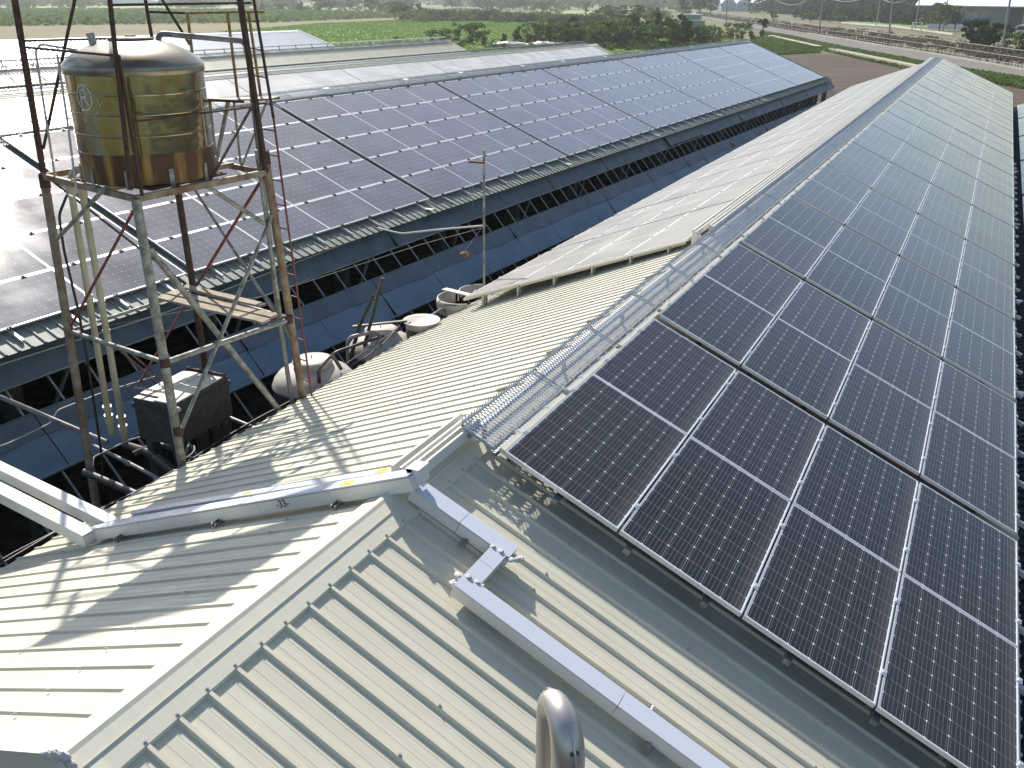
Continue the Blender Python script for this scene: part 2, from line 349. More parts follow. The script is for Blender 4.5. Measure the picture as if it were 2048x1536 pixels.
def cap_profile(aR, aL, wl=.16, wr=.205):
    p = [(-wl, -math.tan(aL)*wl - .004), (-wl, -math.tan(aL)*wl + .025)]
    p += [(-.040, -math.tan(aL)*.040 + .030), (-.036, .026), (-.022, .040), (-.004, .046), (.016, .042), (.036, .026)]
    p += [(.105, -math.tan(aR)*.105 + .038), (.109, -math.tan(aR)*.109 + .044), (.114, -math.tan(aR)*.114 + .034)]
    p += [(wr, -math.tan(aR)*wr + .027), (wr, -math.tan(aR)*wr + .002)]
    return p
def roof(barn, xr, zr, aR, aL, xR, xL, y0, y1, matR, matL, capm, micro_to=14, zL=None):
    n = int(round((y1 - y0) / (4 * RP)))
    LR = (xR - xr) / math.cos(aR); LL = (xr - xL) / math.cos(aL); zL = zr if zL is None else zL
    mr = [sheet_mesh('roof_sheet', LR, matR, micro=True), sheet_mesh('roof_sheet', LR, matR, micro=False)]
    ml = [sheet_mesh('roof_sheet', LL, matL, micro=True, rh=.016), sheet_mesh('roof_sheet', LL, matL, micro=False, rh=.014)]
    for k in range(n):
        y = y0 + k * 4 * RP; f = 0 if y < micro_to else 1
        inst('roof_sheet', mr[f], barn, frame_R(xr, y, zr, aR)); inst('roof_sheet', ml[f], barn, frame_L(xr, y + 4*RP, zL, aL))
    P = [(xr + a, zr + b) for a, b in cap_profile(aR, aL)]
    L_ = y1 - y0; m = max(1, int(L_ // 3.2)); st = L_ / m
    cm = MB().prism(P, 0, st + .03, close=False).mesh('ridge_cap', capm)
    for k in range(m): inst('ridge_cap', cm, barn, loc=(0, y0 + k * st, .0015 * (k % 2)))
def walls(barn, xR, xL, zeR, zeL, y0, y1, xr, zr, zg, right_open=False):
    if not right_open: MB().box((xR - .03, y0, zg), (xR, y1, zeR)).build('wall', WALLM, barn)
    MB().box((xL, y0, zg), (xL + .03, y1, zeL)).build('wall', WALLM, barn)
    for y in (y0, y1 - .03):
        MB().prism([(xL, zg), (xR, zg), (xR, zeR), (xr, zr - .02), (xL, zeL)], y, y + .03).build('gable_wall', WALLM, barn)
def gable_flashing(barn, xr, zr, aR, aL, xR, xL, y, capm):
    for sgn, a, xe in ((1, aR, xR), (-1, aL, xL)):
        t = math.tan(a) * abs(xe - xr)
        mb = MB(); mb.prism([(xr, zr + .034), (xe, zr - t + .034), (xe, zr - t - .10), (xr, zr - .10)] if sgn > 0 else [(xr, zr - .10), (xe, zr - t - .10), (xe, zr - t + .034), (xr, zr + .034)], y - .006, y)
        w_ = .10
        mb.add([(xr, y, zr + .034), (xe, y, zr - t + .034), (xe, y + w_, zr - t + .034), (xr, y + w_, zr + .034)], [(0, 1, 2, 3)])
        mb.build('gable_flashing', capm, barn)

# main barn ------------------------------------------------------------
AR, AL = .4128, math.radians(22.8)
XR0, ZR0 = -.465, -.097
T_R = math.tan(AR); T_L = math.tan(AL)
def zRoofR(x): return ZR0 - T_R * (x - XR0)
def zRoofL(x): return -.110 - T_L * (XR0 - x)
main = empty('barn', (0, 0, 0), 'cream ribbed metal roofed barn in the foreground with dark solar panels on its right slope', 'barn')
Y0, Y1 = -3.359, 52.2
roof(main, XR0, ZR0, AR, AL, 3.74, -4.84, Y0, Y1, CREAM, CREAM, CAPM, zL=-.11)
walls(main, 3.4, -4.5, zRoofR(3.4) - .05, zRoofL(-4.5) - .05, Y0 + .05, Y1 - .3, XR0, ZR0 - .05, GZ)
gable_flashing(main, XR0, ZR0, AR, AL, 3.74, -4.84, Y0, CAPM)
# screws on the ribs of the near roof
mb = MB()
def screw(P, nrm, r=.0065, h=.010):
    nrm = Vector(nrm).normalized(); a = nrm.orthogonal().normalized(); b = nrm.cross(a)
    for rr, z0, z1 in ((r*1.7, 0, .003), (r, .003, h)):
        vs = [Vector(P) + (a*math.cos(t*PI/3)+b*math.sin(t*PI/3))*rr + nrm*z for z in (z0, z1) for t in range(6)]
        mb.add(vs, [tuple(range(6, 12))] + [(i, (i+1) % 6, (i+1) % 6+6, i+6) for i in range(6)])
nR = (math.sin(AR), 0, math.cos(AR)); nL = (-math.sin(AL), 0, math.cos(AL))
for k in range(int((9 - Y0) / RP)):
    y = Y0 + k * RP + .082
    for s_ in (.205, 1.15, 2.2, 3.2, 4.1):
        if y > .1 and s_ > .3: continue
        if s_ == .205: P = Vector((XR0 + .19, y, zRoofR(XR0 + .19) + .028))
        else:
            if R.random() < .35: continue
            P = Vector((XR0 + s_*math.cos(AR), y + R.uniform(-.01, .01), ZR0 - s_*math.sin(AR))) + Vector(nR) * .023
        screw(P, nR)
    for s_ in (.14, .9, 1.9, 2.9, 3.9):
        if s_ == .14: P = Vector((XR0 - .15, y, zRoofL(XR0 - .15) + .027))
        else:
            if R.random() < .3: continue
            P = Vector((XR0 - s_*math.cos(AL), y + R.uniform(-.01, .01), -.11 - s_*math.sin(AL))) + Vector(nL) * .016
        screw(P, nL)
tag(mb.build('screw', SCREWM, main), kind='stuff')
# lump of sealant where cap and flashing meet
def blob(name, c, r, m, parent, seed=1, n=10, sq=(1, 1, 1)):
    rr = random.Random(seed); mb = MB(); vs = []; 
    for i in range(n + 1):
        for j in range(n * 2):
            th = PI * i / n; ph = PI * j / n; q = r * (1 + rr.uniform(-.22, .22))
            vs.append((c[0]+sq[0]*q*math.sin(th)*math.cos(ph), c[1]+sq[1]*q*math.sin(th)*math.sin(ph), c[2]+sq[2]*q*math.cos(th)))
    m2 = n * 2
    mb.add(vs, [(i*m2+j, i*m2+(j+1) % m2, (i+1)*m2+(j+1) % m2, (i+1)*m2+j) for i in range(n) for j in range(m2)], 0, True)
    return mb.build(name, m, parent)
for i, (dx, dz, r_) in enumerate([(-.08, -.02, .03), (-.03, .012, .028), (.02, .02, .032), (.06, -.01, .026), (.0, -.04, .03), (-.13, -.045, .02)]):
    blob('sealant_lump', (XR0 + dx, Y0 - .004, ZR0 + .015 + dz), r_, SEAL, main, i, 8, (1.2, .5, .8))
# wooden purlin ends poking out beside the ridge, left slope
for x0, y in [(-.86, .55), (-.79, 1.36), (-.78, 2.39), (-.80, 3.45), (-.76, 4.4), (-.78, 5.3)]:
    mb = MB(); mb.beam((x0, y, zRoofL(x0) + .036), (x0 + .26, y + .01, zRoofL(x0 + .26) + .036), .045, .03)
    mb.build('wood_batten', WOOD, main)

# ------------------------------------------------------------------ solar arrays
def panel_meshes(Wd, Ln, sm, joined=False, sw=.009):
    fw, th = .009, .035
    def glass(mb, mi): mb.box((fw - .002, fw - .002, -.0075), (Wd - fw + .002, Ln - fw + .002, -.0025), mi)
    def frm(mb, mi):
        mb.box((0, 0, -th), (Wd, fw, 0), mi); mb.box((0, Ln - fw, -th), (Wd, Ln, 0), mi)
        mb.box((0, fw, -th), (sw, Ln - fw, 0), mi); mb.box((Wd - sw, fw, -th), (Wd, Ln - fw, 0), mi)
    if joined:
        mb = MB(); glass(mb, 0); frm(mb, 1); return mb.mesh('solar_panel', [sm, ALU]), None
    a = MB(); glass(a, 0); b = MB(); frm(b, 0)
    return a.mesh('solar_panel', sm), b.mesh('frame', ALU)
SM1 = solar_mat('solar_glass', .986, 1.65, dust_glare=.05, rough=.10)
SM2 = solar_mat('solar_glass_long_sheen', .992, 1.722, dust_glare=.62, rough=.12, dust_glare_col=(.31, .33, .40))  # bluish film colour paints the sky's sheen onto these panels
SM3 = solar_mat('solar_glass_left_glare', .966, 1.59, dust_glare=.85, rough=.34, dust_glare_col=(.40, .375, .33))  # dusty film made paler to paint in sun glare on this slope
SM4 = solar_mat('solar_glass_white_glare', .992, 1.722, dust_glare=1.5, rough=.34, dust_glare_col=(.66, .65, .60))  # near-white film colour stands in for sun glare on dark panels
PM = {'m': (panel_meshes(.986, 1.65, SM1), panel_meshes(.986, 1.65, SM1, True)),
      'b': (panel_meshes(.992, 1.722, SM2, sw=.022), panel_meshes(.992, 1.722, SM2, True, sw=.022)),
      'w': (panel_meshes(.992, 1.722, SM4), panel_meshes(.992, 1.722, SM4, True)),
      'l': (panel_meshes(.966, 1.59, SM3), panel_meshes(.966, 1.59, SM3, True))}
# mid clamp, rails
CL = MB().box((-.022, -.03, -.01), (.022, .03, .006)).box((-.012, -.012, .006), (.012, .012, .013)).mesh('clamp', ALU)
CLD = MB().box((-.03, -.04, -.01), (.03, .04, .010)).box((-.012, -.012, .010), (.012, .012, .022)).mesh('clamp', mat('dark_clamp', (.05, .05, .055), rough=.5, metal=.4))
RAILM = {}
def rail_mesh(L_, key):
    if (L_, key) not in RAILM:
        mb = MB(); mb.prism([(0, 0), (.04, 0), (.04, .045), (.028, .045), (.028, .008), (.012, .008), (.012, .045), (0, .045)], 0, L_)
        RAILM[(L_, key)] = mb.mesh('rail', ALU)
    return RAILM[(L_, key)]
def array_block(M, key, nu, nv, pu, pv, detail, label, group, clampm=CL, rail_out=.12, rail_h=-.08):
    root = empty('solar_array', M=M, label=label, cat='solar array', group=group)
    (gm, fm), (jm, _) = PM[key]
    for v in range(nv):
        for u in range(nu):
            loc = (u * pu, v * pv, R.uniform(-.0015, .0015))
            if detail: 
                o = inst('solar_panel', gm, root, loc=loc); inst('frame', fm, o)
            else: o = inst('solar_panel', jm, root, loc=loc)
            o.rotation_euler = (R.uniform(-.0015, .0015), R.uniform(-.002, .002), 0)
    if detail:
        L_ = nu * pu
        rm = rail_mesh(round(L_ + rail_out + .1, 3), key)
        for v in range(nv):
            for t in (.36, 1.25):
                y = v * pv + t
                # the rail mesh runs along +y: turn it to run along +x
                inst('rail', rm, root, Matrix.Translation((-.1, y + .02, rail_h)) @ Matrix.Rotation(-PI/2, 4, 'Z'))
                for u in range(0, nu + 1):
                    inst('clamp', clampm, root, loc=(u * pu - .0055 if 0 < u < nu else (0.0 if u == 0 else L_ - .011), y, 0))
    return root
GP = 3.478
for k in range(15):
    lab = ('nearest block of eight dark solar panels, right slope of the cream barn' if k == 0 else
           'farthest block of eight solar panels on the right slope of the cream barn' if k == 14 else
           '%s block of eight solar panels from the near end, cream barn right slope' % ORD[k])
    a = array_block(frame_R(0, k * GP, 0, AR), 'm', 4, 2, 1.003, 1.66, k < 8, lab, 'solar arrays down the right slope of the cream barn')
    # cream support purlins under every gap and edge, long beams below
    if k < 8:
        for v in (-.10, ) if k else ():
            MB().box((-.05, v - .03, -.15), (4.0, v + .03, -.07)).build('support_beam', CAPM, a)
        for u in (.5, 1.12, 1.75, 2.4, 3.05, 3.6):
            MB().box((u - .025, -.03 if k == 0 else -.12, -.128), (u + .025, 3.36, -.082)).build('support_beam', ZINC_OLD, a)
            for v in (.25, 1.9, 3.1): MB().box((u - .02, v, -.255), (u + .02, v + .05, -.128)).build('foot', ZINC_OLD, a)
# end brackets under the near edge
# left slope array on tall brackets
AB = math.radians(21)
PL0 = Vector((-.79, 7.0, -.097)); LPU, LPV, LGP = .977, 1.60, 3.36
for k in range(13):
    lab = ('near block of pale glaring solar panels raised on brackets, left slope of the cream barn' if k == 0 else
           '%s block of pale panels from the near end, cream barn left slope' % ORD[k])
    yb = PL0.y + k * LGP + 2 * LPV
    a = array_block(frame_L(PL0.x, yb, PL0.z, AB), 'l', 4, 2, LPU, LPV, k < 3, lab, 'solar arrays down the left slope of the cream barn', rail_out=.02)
    if k < 4:
        for t in (.08, .22) if k == 0 else (.3,):
            pass
# brackets of the left array
lb = [o for o in COL.objects if o.get('label', '').startswith('near block of pale')][0]
Mi = lb.matrix_basis.inverted()
def bracket(x, y):
    zt = PL0.z - math.tan(AB) * (PL0.x - x) - .04; zb = zRoofL(x) + .005
    mb = MB()
    for dy in (0, .09):
        mb.box((x - .022, y + dy, zb), (x - .016, y + dy + .035, zt)); mb.box((x - .022, y + dy, zb), (x + .022, y + dy + .005, zt)); mb.box((x + .016, y + dy, zb), (x + .022, y + dy + .035, zt))
    mb.box((x - .05, y - .02, zb), (x + .05, y + .16, zb + .008))
    o = mb.build('bracket', CAPM, lb); o.matrix_parent_inverse = Mi
for x in (-1.05, -1.62, -2.22, -2.85, -3.48, -4.12): bracket(x, 7.05)
for x in (-1.1, -2.3, -3.6): bracket(x, 9.9)
mb = MB()
zz = lambda x: PL0.z - math.tan(AB) * (PL0.x - x)
mb.beam((-.82, 7.09, zz(-.82) - .06), (-4.5, 7.09, zz(-4.5) - .06), .05, .04)
o = mb.build('support_beam', CAPM, lb); o.matrix_parent_inverse = Mi

# ------------------------------------------------------------------ expanded metal walkways
def grating_mesh(name, Wd, Ln, pr_, pc, m, t=.006, hh=.004, rim=.045):
    mb = MB(); nr = int(round(Ln / pr_)); nc = int(round(Wd / pc)); pr2 = Ln / nr; pc2 = Wd / nc
    for i in range(nr):
        for j in range(nc):
            x0 = j * pc2; y0 = i * pr2; s_ = .5
            mb.beam((x0, y0 + pr2 * .5, 0), (x0 + pc2 * .5, y0, .006), t, hh, caps=False)
            mb.beam((x0 + pc2 * .5, y0, .006), (x0 + pc2, y0 + pr2 * .5, 0), t, hh, caps=False)
            mb.beam((x0, y0 + pr2 * .5, 0), (x0 + pc2 * .5, y0 + pr2, .006), t, hh, caps=False)
            mb.beam((x0 + pc2 * .5, y0 + pr2, .006), (x0 + pc2, y0 + pr2 * .5, 0), t, hh, caps=False)
    for x, sg in ((0, -1), (Wd, 1)):
        for i in range(nr):
            y0 = i * pr2
            mb.beam((x, y0 + pr2*.5, 0), (x + sg*.006, y0, rim), t*1.2, hh, caps=False)
            mb.beam((x, y0 + pr2*.5, 0), (x + sg*.006, y0 + pr2, rim), t*1.2, hh, caps=False)
            mb.beam((x + sg*.006, y0, rim * .9), (x + sg*.012, y0 + .002, rim + .022), t, hh, caps=False)
    mb.box((-.004, 0, -.004), (0, Ln, .012)); mb.box((Wd, 0, -.004), (Wd + .004, Ln, .012))
    for y in (.01, Ln - .02): mb.box((0, y, -.022), (Wd, y + .012, -.003))
    for q in (.33, .66): mb.box((Wd*q - .004, 0, -.012), (Wd*q + .004, Ln, -.004))
    return mb.mesh(name, m)
gm_ = grating_mesh('grating', .30, 1.22, .044, .10, mat('bright_zinc', (.66, .70, .74), rough=.34, metal=.7, var=.3, vscale=14), t=.0075)
wk = empty('walkway', (0, 0, 0), 'galvanised expanded metal walkway running along the ridge of the cream barn', 'walkway')
for k in range(42):
    f = frame_R(-.385, .03 + k * 1.235, .105, AR) @ Matrix.Rotation(R.uniform(-.006, .006), 4, 'X') @ Matrix.Rotation(R.uniform(-.01, .004), 4, 'Z')
    inst('grating', gm_, wk, f)
mb = MB()
for x in (-.34, -.12):
    mb.beam((x, .05, zRoofR(x) + .17), (x, 51.8, zRoofR(x) + .17), .035, .03)
    for k in range(34): mb.beam((x, .3 + k * 1.5, zRoofR(x)), (x, .3 + k * 1.5, zRoofR(x) + .16), .03, .03)
mb.build('bearer', ZINC, wk)
# slotted edging strip between walkway and panels
mb = MB(); mb.box((-.085, 0, 0), (-.045, 1.10, .035)); mb.box((-.045, 0, 0), (-.04, 1.10, .02)); esm = mb.mesh('edge_strip', CAPM)
es = empty('edge_strip', (0, 0, 0), 'cream slotted metal strip between the ridge walkway and the top panel edge', 'edge strip')
for k in range(43):
    inst('strip_piece', esm, es, frame_R(.015, .02 + k * 1.2, -.055, AR))
    if k < 16:
        for q in (.3, .8): inst('clip', CL, es, frame_R(-.05, .02 + k * 1.2 + q, -.0, AR))

# ------------------------------------------------------------------ white ducts
def duct(name, pts, wd, h, label, m=WHITE, mat_lid=None, seams=1.2, stickers=(), text=None, nrm=(0, 0, 1), group=None):
    """pts are the centres of the top face; body hangs below."""
    root = empty(name, pts[0], label, 'cable duct', group)
    o0 = Vector(pts[0]); pts = [Vector(p) for p in pts]
    for a, b in zip(pts[:-1], pts[1:]):
        d = (b - a); L_ = d.length; d.normalize(); nn = Vector(nrm); nn = (nn - d * nn.dot(d)).normalized()
        n = max(1, int(round(L_ / seams)))
        for i in range(n):
            p = a + d * (L_ * i / n + .002); q = a + d * (L_ * (i + 1) / n - .002)
            mb = MB(); mb.beam(p - nn * (h / 2 + .012) - o0, q - nn * (h / 2 + .012) - o0, wd, h - .012, up=tuple(nn))
            mb.build('duct_body', m, root)
            mb = MB(); mb.beam(p - nn * .006 - o0, q - nn * .006 - o0, wd + .008, .012, up=tuple(nn)); mb.build('duct_lid', mat_lid or m, root)
    return root
hR = .165; hRz = hR / math.cos(AR)
def PR(x, y, h=.165): return Vector((x, y, zRoofR(x) + h / math.cos(AR)))
def PLf(x, y, h=.165): return Vector((x, y, zRoofL(x) + h / math.cos(AL)))
SKY_LID = roof_mat('sky_tinted_duct_lid', (.58, .61, .68), (.52, .53, .56), rough=.25, amount=.25)  # white lid tinted bluish, the sky's reflection painted into its colour
nRv, nLv = Vector(nR), Vector(nL)
duct('cable_duct', [PR(-.31, -.695, .15), PR(.43, -.685, .15)], .128, .10, 'short white duct from the ridge down to the crumpled corner, right slope', mat_lid=SKY_LID, nrm=nR, seams=.36)
duct('cable_duct', [PR(.355, -.752, .15), PR(.355, -1.108, .15)], .11, .095, 'short white duct piece joining two longer ducts on the right slope', mat_lid=SKY_LID, nrm=nR, seams=.18)
duct('cable_duct', [PR(.298, -1.172, .15), PR(3.6, -1.175, .15)], .125, .095, 'long white duct running down the right slope past the bracket', mat_lid=SKY_LID, nrm=nR, seams=1.15)
dl = duct('cable_duct', [PLf(-.30, -.755, .155), PLf(-3.80, -.755, .155)], .125, .11, 'white duct marked 33 running down the left slope from the ridge', mat_lid=SKY_LID, nrm=nL, seams=.83)
duct('cable_duct', [PLf(-.60, -.53, .12), PLf(-3.6, -.45, .12)], .09, .07, 'thinner white duct close behind the one marked 33, left slope', mat_lid=SKY_LID, nrm=nL, seams=1.4)
part_inv = Matrix.Translation(-Vector(PLf(-.30, -.755, .155)))
MB().prism([(-.30, .03), (-.30, .148), (-.355, .14), (-.25, .15), (-.25, .03)], -.762, -.632).build('elbow', WHITE, dl).matrix_parent_inverse = part_inv
zl_ = PLf(-3.75, -.9, .155).z
duct('cable_duct', [(-3.70, -.87, zl_ + .01), (-9.8, -.28, zl_ + .03)], .12, .12, 'bright white duct crossing the gap towards the left, nearer of the two', nrm=(0, 0, 1), seams=1.6)
duct('cable_duct', [(-3.58, -.67, zl_ + .04), (-9.8, -.06, zl_ + .07)], .10, .12, 'bright white duct crossing the gap towards the left, farther of the two', nrm=(0, 0, 1), seams=1.6)
# open channels going back along the ridge
def channel(label, x, y0, y1, z0, z1, wd=.085, h=.085):
    root = empty('cable_channel', (x, y0, z0), label, 'cable channel')
    n = max(1, int((y1 - y0) / 2.4)); 
    for i in range(n):
        ya = (y1 - y0) * i / n; yb = (y1 - y0) * (i + 1) / n - .004; za = (z1 - z0) * i / n; zb = (z1 - z0) * (i + 1) / n
        for dx, dz, w_, h_ in ((-wd/2, 0, .004, h), (wd/2, 0, .004, h), (0, -h/2, wd, .004), (-wd/2 + .008, h/2, .016, .003), (wd/2 - .008, h/2, .016, .003)):
            MB().beam((dx, ya, za + dz), (dx, yb, zb + dz), w_, h_).build('channel_side' if w_ < .01 else 'channel_flange', WHITE, root)
    return root
channel('open white channel going back from the duct corner along the ridge, left one', -.50, -.66, .32, .025, .03, .085, .085)
channel('open white channel going back from the duct corner along the ridge, right one', -.385, -.62, .26, .025, .03, .075, .085)
c1 = channel('raised white channel beside the glaring panels along the ridge, left of two', -.655, 6.95, 51.5, .02, .06, .075, .08)
c2 = channel('raised white channel beside the walkway along the ridge, right of two', -.49, 7.2, 51.5, .06, .09, .075, .08)
for c_, x, y in ((c1, 0, 0), (c2, 0, 0)):
    MB().box((-.04, 0, -.34), (.04, .05, .03)).build('post', WHITE, c_)
# struts under the left ducts
for x in (-3.32, -2.10, -.89):
    mb = MB(); z = zRoofL(x) + .045
    mb.prism([(-.02, -.016), (.02, -.016), (.02, .016), (.014, .016), (.014, -.010), (-.014, -.010), (-.014, .016), (-.02, .016)], -.90, -.45)
    o = mb.build('strut_channel', ZINC_OLD); o.location = (x, 0, z)
    tag(o, {-3.32: 'short steel strut under the left slope duct, nearest the eave', -2.10: 'short steel strut under the left slope duct, middle of three', -.89: 'short steel strut under the left slope duct, nearest the ridge'}[x], 'strut', 'struts under the left duct')
for x in (.1, 1.6, 2.6):
    MB().beam(PR(x, -1.04 if x > 1 else -.55, .045), PR(x, -1.30 if x > 1 else -.82, .045), .04, .03).build('strut_channel', ZINC_OLD)
    tag(COL.objects[-1], {.1: 'small steel strut under the short duct near the ridge, right slope', 1.6: 'small steel strut under the long duct, beside the slotted bracket', 2.6: 'small steel strut under the long duct near its lower end'}[x], 'strut', 'struts under the right duct')
o = MB().beam(PR(1.55, -1.06, .03), PR(1.55, -1.06, .12), .05, .012).beam(PR(1.55, -1.09, .03), PR(1.55, -1.01, .03), .05, .006).build('slotted_bracket', ZINC)
tag(o, 'small upright slotted steel bracket beside the long duct, right slope', 'bracket')
# crumpled sealant at duct joints
for i, (x, y, h, r_) in enumerate([(.44, -.70, .12, .032), (.445, -.65, .09, .028), (.44, -.75, .14, .022), (.36, -.755, .148, .02), (.31, -.76, .15, .016), (.27, -1.13, .13, .024), (.26, -1.18, .10, .022), (.33, -1.115, .152, .018), (.385, -1.105, .15, .016), (.41, -1.10, .14, .016)]):
    if i in (0, 5): sl = empty('sealant', PR(x, y, h), ['crumpled silver sealant at the upper right corner of the short duct', 'crumpled silver sealant at the elbow where the long duct starts'][i // 5], 'sealant')
    o = blob('lump', (0, 0, 0), r_, SEAL, sl, i + 20, 9, (1.25, 1.1, .55)); o.location = PR(x, y, h) - sl.location
# yellow stickers and handwriting
def sticker(P, d, nn, l, wd_, label):
    o = MB().beam(-Vector(d) * l / 2, Vector(d) * l / 2, wd_, .002, up=tuple(nn)).build('sticker', YTAPE); o.location = P
    tag(o, label, 'sticker')
dL = Vector((-math.cos(AL), 0, -math.sin(AL)))
sticker(PLf(-.72, -.527, .1225), dL, nL, .10, .07, 'yellow sticker on the thin duct, closest to the ridge corner')
sticker(PLf(-.85, -.765, .1575), dL, nL, .11, .06, 'yellow sticker on the duct marked 33, right of the number')
sticker(PLf(-2.1, -.49, .1225), dL, nL, .09, .05, 'yellow sticker on the thin duct halfway down the left slope')
dG = Vector((-1, .095, 0)).normalized()
sticker(Vector((-3.70, -.87, zl_ + .0125)) + dG * .55, dG, (0, 0, 1), .07, .05, 'faded yellow sticker on the nearer white duct crossing the gap')
sticker(Vector((-3.58, -.67, zl_ + .0425)) + dG * .25, dG, (0, 0, 1), .07, .05, 'faded yellow sticker on the farther white duct crossing the gap')
tcu = bpy.data.curves.new('duct_number', 'FONT'); tcu.body = '-33-'; tcu.size = .085; tcu.align_x = 'CENTER'; tcu.align_y = 'CENTER'; tcu.extrude = .0004
to = bpy.data.objects.new('number_marking', tcu); tcu.materials.append(INK); link(to)
xa = -dL; za = Vector((0, -1, 0)); ya = za.cross(xa)
to.matrix_basis = Matrix.Translation(PLf(-1.43, -.755, .10) + Vector((0, -.0665, 0))) @ Matrix((xa, ya, za)).transposed().to_4x4()
bpy.context.view_layer.update()
tm_ = bpy.data.objects.new('number_marking', bpy.data.meshes.new_from_object(to)); tm_.matrix_basis = to.matrix_basis.copy(); bpy.data.objects.remove(to); link(tm_)
tag(tm_, 'handwritten black number 33 on the side of the left slope duct', 'marking')

# ------------------------------------------------------------------ second barn and the ones behind it
FB = Matrix.Translation((-13.062, 12.63, .612)) @ Matrix.Rotation(-.0396, 4, 'Z') @ Matrix.Rotation(-.004, 4, 'X')
A2 = .3754; T2 = math.tan(A2)
UE = 5 * 1.005 * math.cos(A2)
def barn2(du, dz, v0, v1, label, detail):
    F = FB @ Matrix.Translation((du, 0, dz))
    b = empty('barn', M=F, label=label, cat='barn')
    xr = -.42; zr = T2 * .42 - .10; xR = 5.02; xL = -5.4
    roof(b, xr, zr, A2, A2, xR, xL, v0, v1, SAGE if detail else CREAM, CREAM, CAPM, micro_to=-99)
    zg = GZ - .612 - dz
    ze = zr - T2 * (xR - xr)
    walls(b, 4.4, -5.0, zr - T2 * (4.4 - xr) - .06, zr - T2 * (-5.0 + .42) * -1 - .06, v0 + .1, v1 - .3, xr, zr - .08, zg - .2, right_open=True)
    return F, b, ze
FB1, B1, ZE = barn2(0, 0, -17.5, 43.2, 'long barn behind the tank tower with blue tarps hanging along its open side', True)
NB = {-3: 'nearest block of twenty panels on the long barn, at the left picture edge',
      -2: 'second block of twenty panels on the long barn, behind the left tower leg',
      -1: 'third block of twenty panels on the long barn, seen through the tower legs',
      0: 'fourth block of twenty panels on the long barn, just right of the water tower',
      1: 'fifth block of twenty panels on the long barn, behind the thin pole top',
      2: 'sixth block of twenty panels on the long barn, next beyond the thin pole',
      3: 'seventh block of twenty panels on the long barn, third from its far end',
      4: 'eighth block of twenty panels on the long barn, second from its far end',
      5: 'ninth block of twenty panels on the long barn, at its far gable end'}
GB = 7.128
for k in range(-3, 6):
    a = array_block(FB1 @ Matrix.Translation((0, k * GB, 0)) @ Matrix.Rotation(A2, 4, 'Y'), 'b', 5, 4, 1.005, 1.735, k < 4, NB[k], 'solar arrays on the long barn behind the tower', clampm=CLD, rail_out=.26, rail_h=-.085)
wk2 = empty('walkway', M=FB1, label='galvanised walkway along the ridge of the long barn behind the tower', cat='walkway')
gm2 = grating_mesh('grating', .36, 1.22, .061, .09, ZINC, t=.010, hh=.006)
for k in range(46):
    inst('grating', gm2, wk2, Matrix.Translation((-.47, -14 + k * 1.235, .15)) @ Matrix.Rotation(A2 + R.uniform(-.03, .03), 4, 'Y'))
for k in range(15): MB().box((-.30, 0, 0), (-.18, .22, .03)).build('clip_plate', ALU, wk2).location = (R.uniform(-.05, .1), -13 + k * 3.7 + R.uniform(-.5, .5), .16)
# open side: slanting bars, tarps, columns
TS = math.radians(48)
P0u, P0z = 4.72, -2.06
def side(s, v, off=0.0): return Vector((P0u + s * math.cos(TS) + off * math.sin(TS), v, P0z - s * math.sin(TS) + off * math.cos(TS)))
barm = MB().beam((0, 0, 0), (4.25, 0, 0), .026, .026).mesh('bar', DARKBAR)
for k in range(95):
    v = -14.6 + k * .613
    inst('bar', barm, B1, Matrix.Translation(side(0, v, -.02)) @ Matrix.Rotation(TS, 4, 'Y') @ Matrix.Rotation(R.uniform(-.012, .012), 4, 'Z'))
def tarp_mesh(name, s0, s1, v, wv, m, sag, seed):
    rr = random.Random(seed); ns, nv = 7, 7; mb = MB(); vs = []
    ph = rr.uniform(0, 6)
    for i in range(ns + 1):
        for j in range(nv + 1):
            s = s0 + (s1 - s0) * i / ns; q = j / nv
            if i == ns: s += .012 * math.sin(6 * q + ph) + sag * math.sin(PI * q)
            off = .03 + .022 * math.sin(PI * q * 2 + ph) * (i / ns) + rr.uniform(-.004, .004)
            vs.append(side(s, v + wv * q, off))
    w_ = nv + 1
    mb.add(vs, [(i*w_+j, i*w_+j+1, (i+1)*w_+j+1, (i+1)*w_+j) for i in range(ns) for j in range(nv)], 0, True)
    return mb
for k in range(32):
    v = -15.0 + k * 1.84
    gap = .0
    o = tarp_mesh('upper', .0 + .0, .57 + .003 * k, v + .006, 1.83, TARP_U, .004, k).build('upper_tarp', TARP_U, B1)
    if k in (16, 17): o.data.transform(Matrix.Translation((0, 0, .05)))
    fo = tarp_mesh('fold', 1.015 + .006 * k, 1.36 + .010 * k, v + .5, 1.825, TARP_F, .004, 150 + k)
    fo.v = [(a + .006, b_, c + .006) for a, b_, c in fo.v]; fo.build('tarp_fold', TARP_F, B1)
    lo = tarp_mesh('lower', 1.362 + .010 * k, 1.87 + .014 * k, v + .5, 1.825, TARP_L, .004, 90 + k).build('lower_tarp', TARP_L, B1)
mb = MB(); mb.tube([side(.58 + .003 * (i / 1.84), -15 + i, .03) for i in range(0, 59)], .016, 6); mb.build('tarp_rod', DARKBAR, B1)
mb = MB(); mb.tube([side(1.02 + .006 * (i / 1.84), -15 + i, .03) for i in range(0, 59)], .016, 6); mb.build('tarp_rod', TARP_U, B1)
mb = MB(); mb.tube([side(1.87 + .014 * (i / 1.84), -15 + i, .03) for i in range(0, 59)], .02, 6); mb.build('tarp_rod', TARP_L, B1)
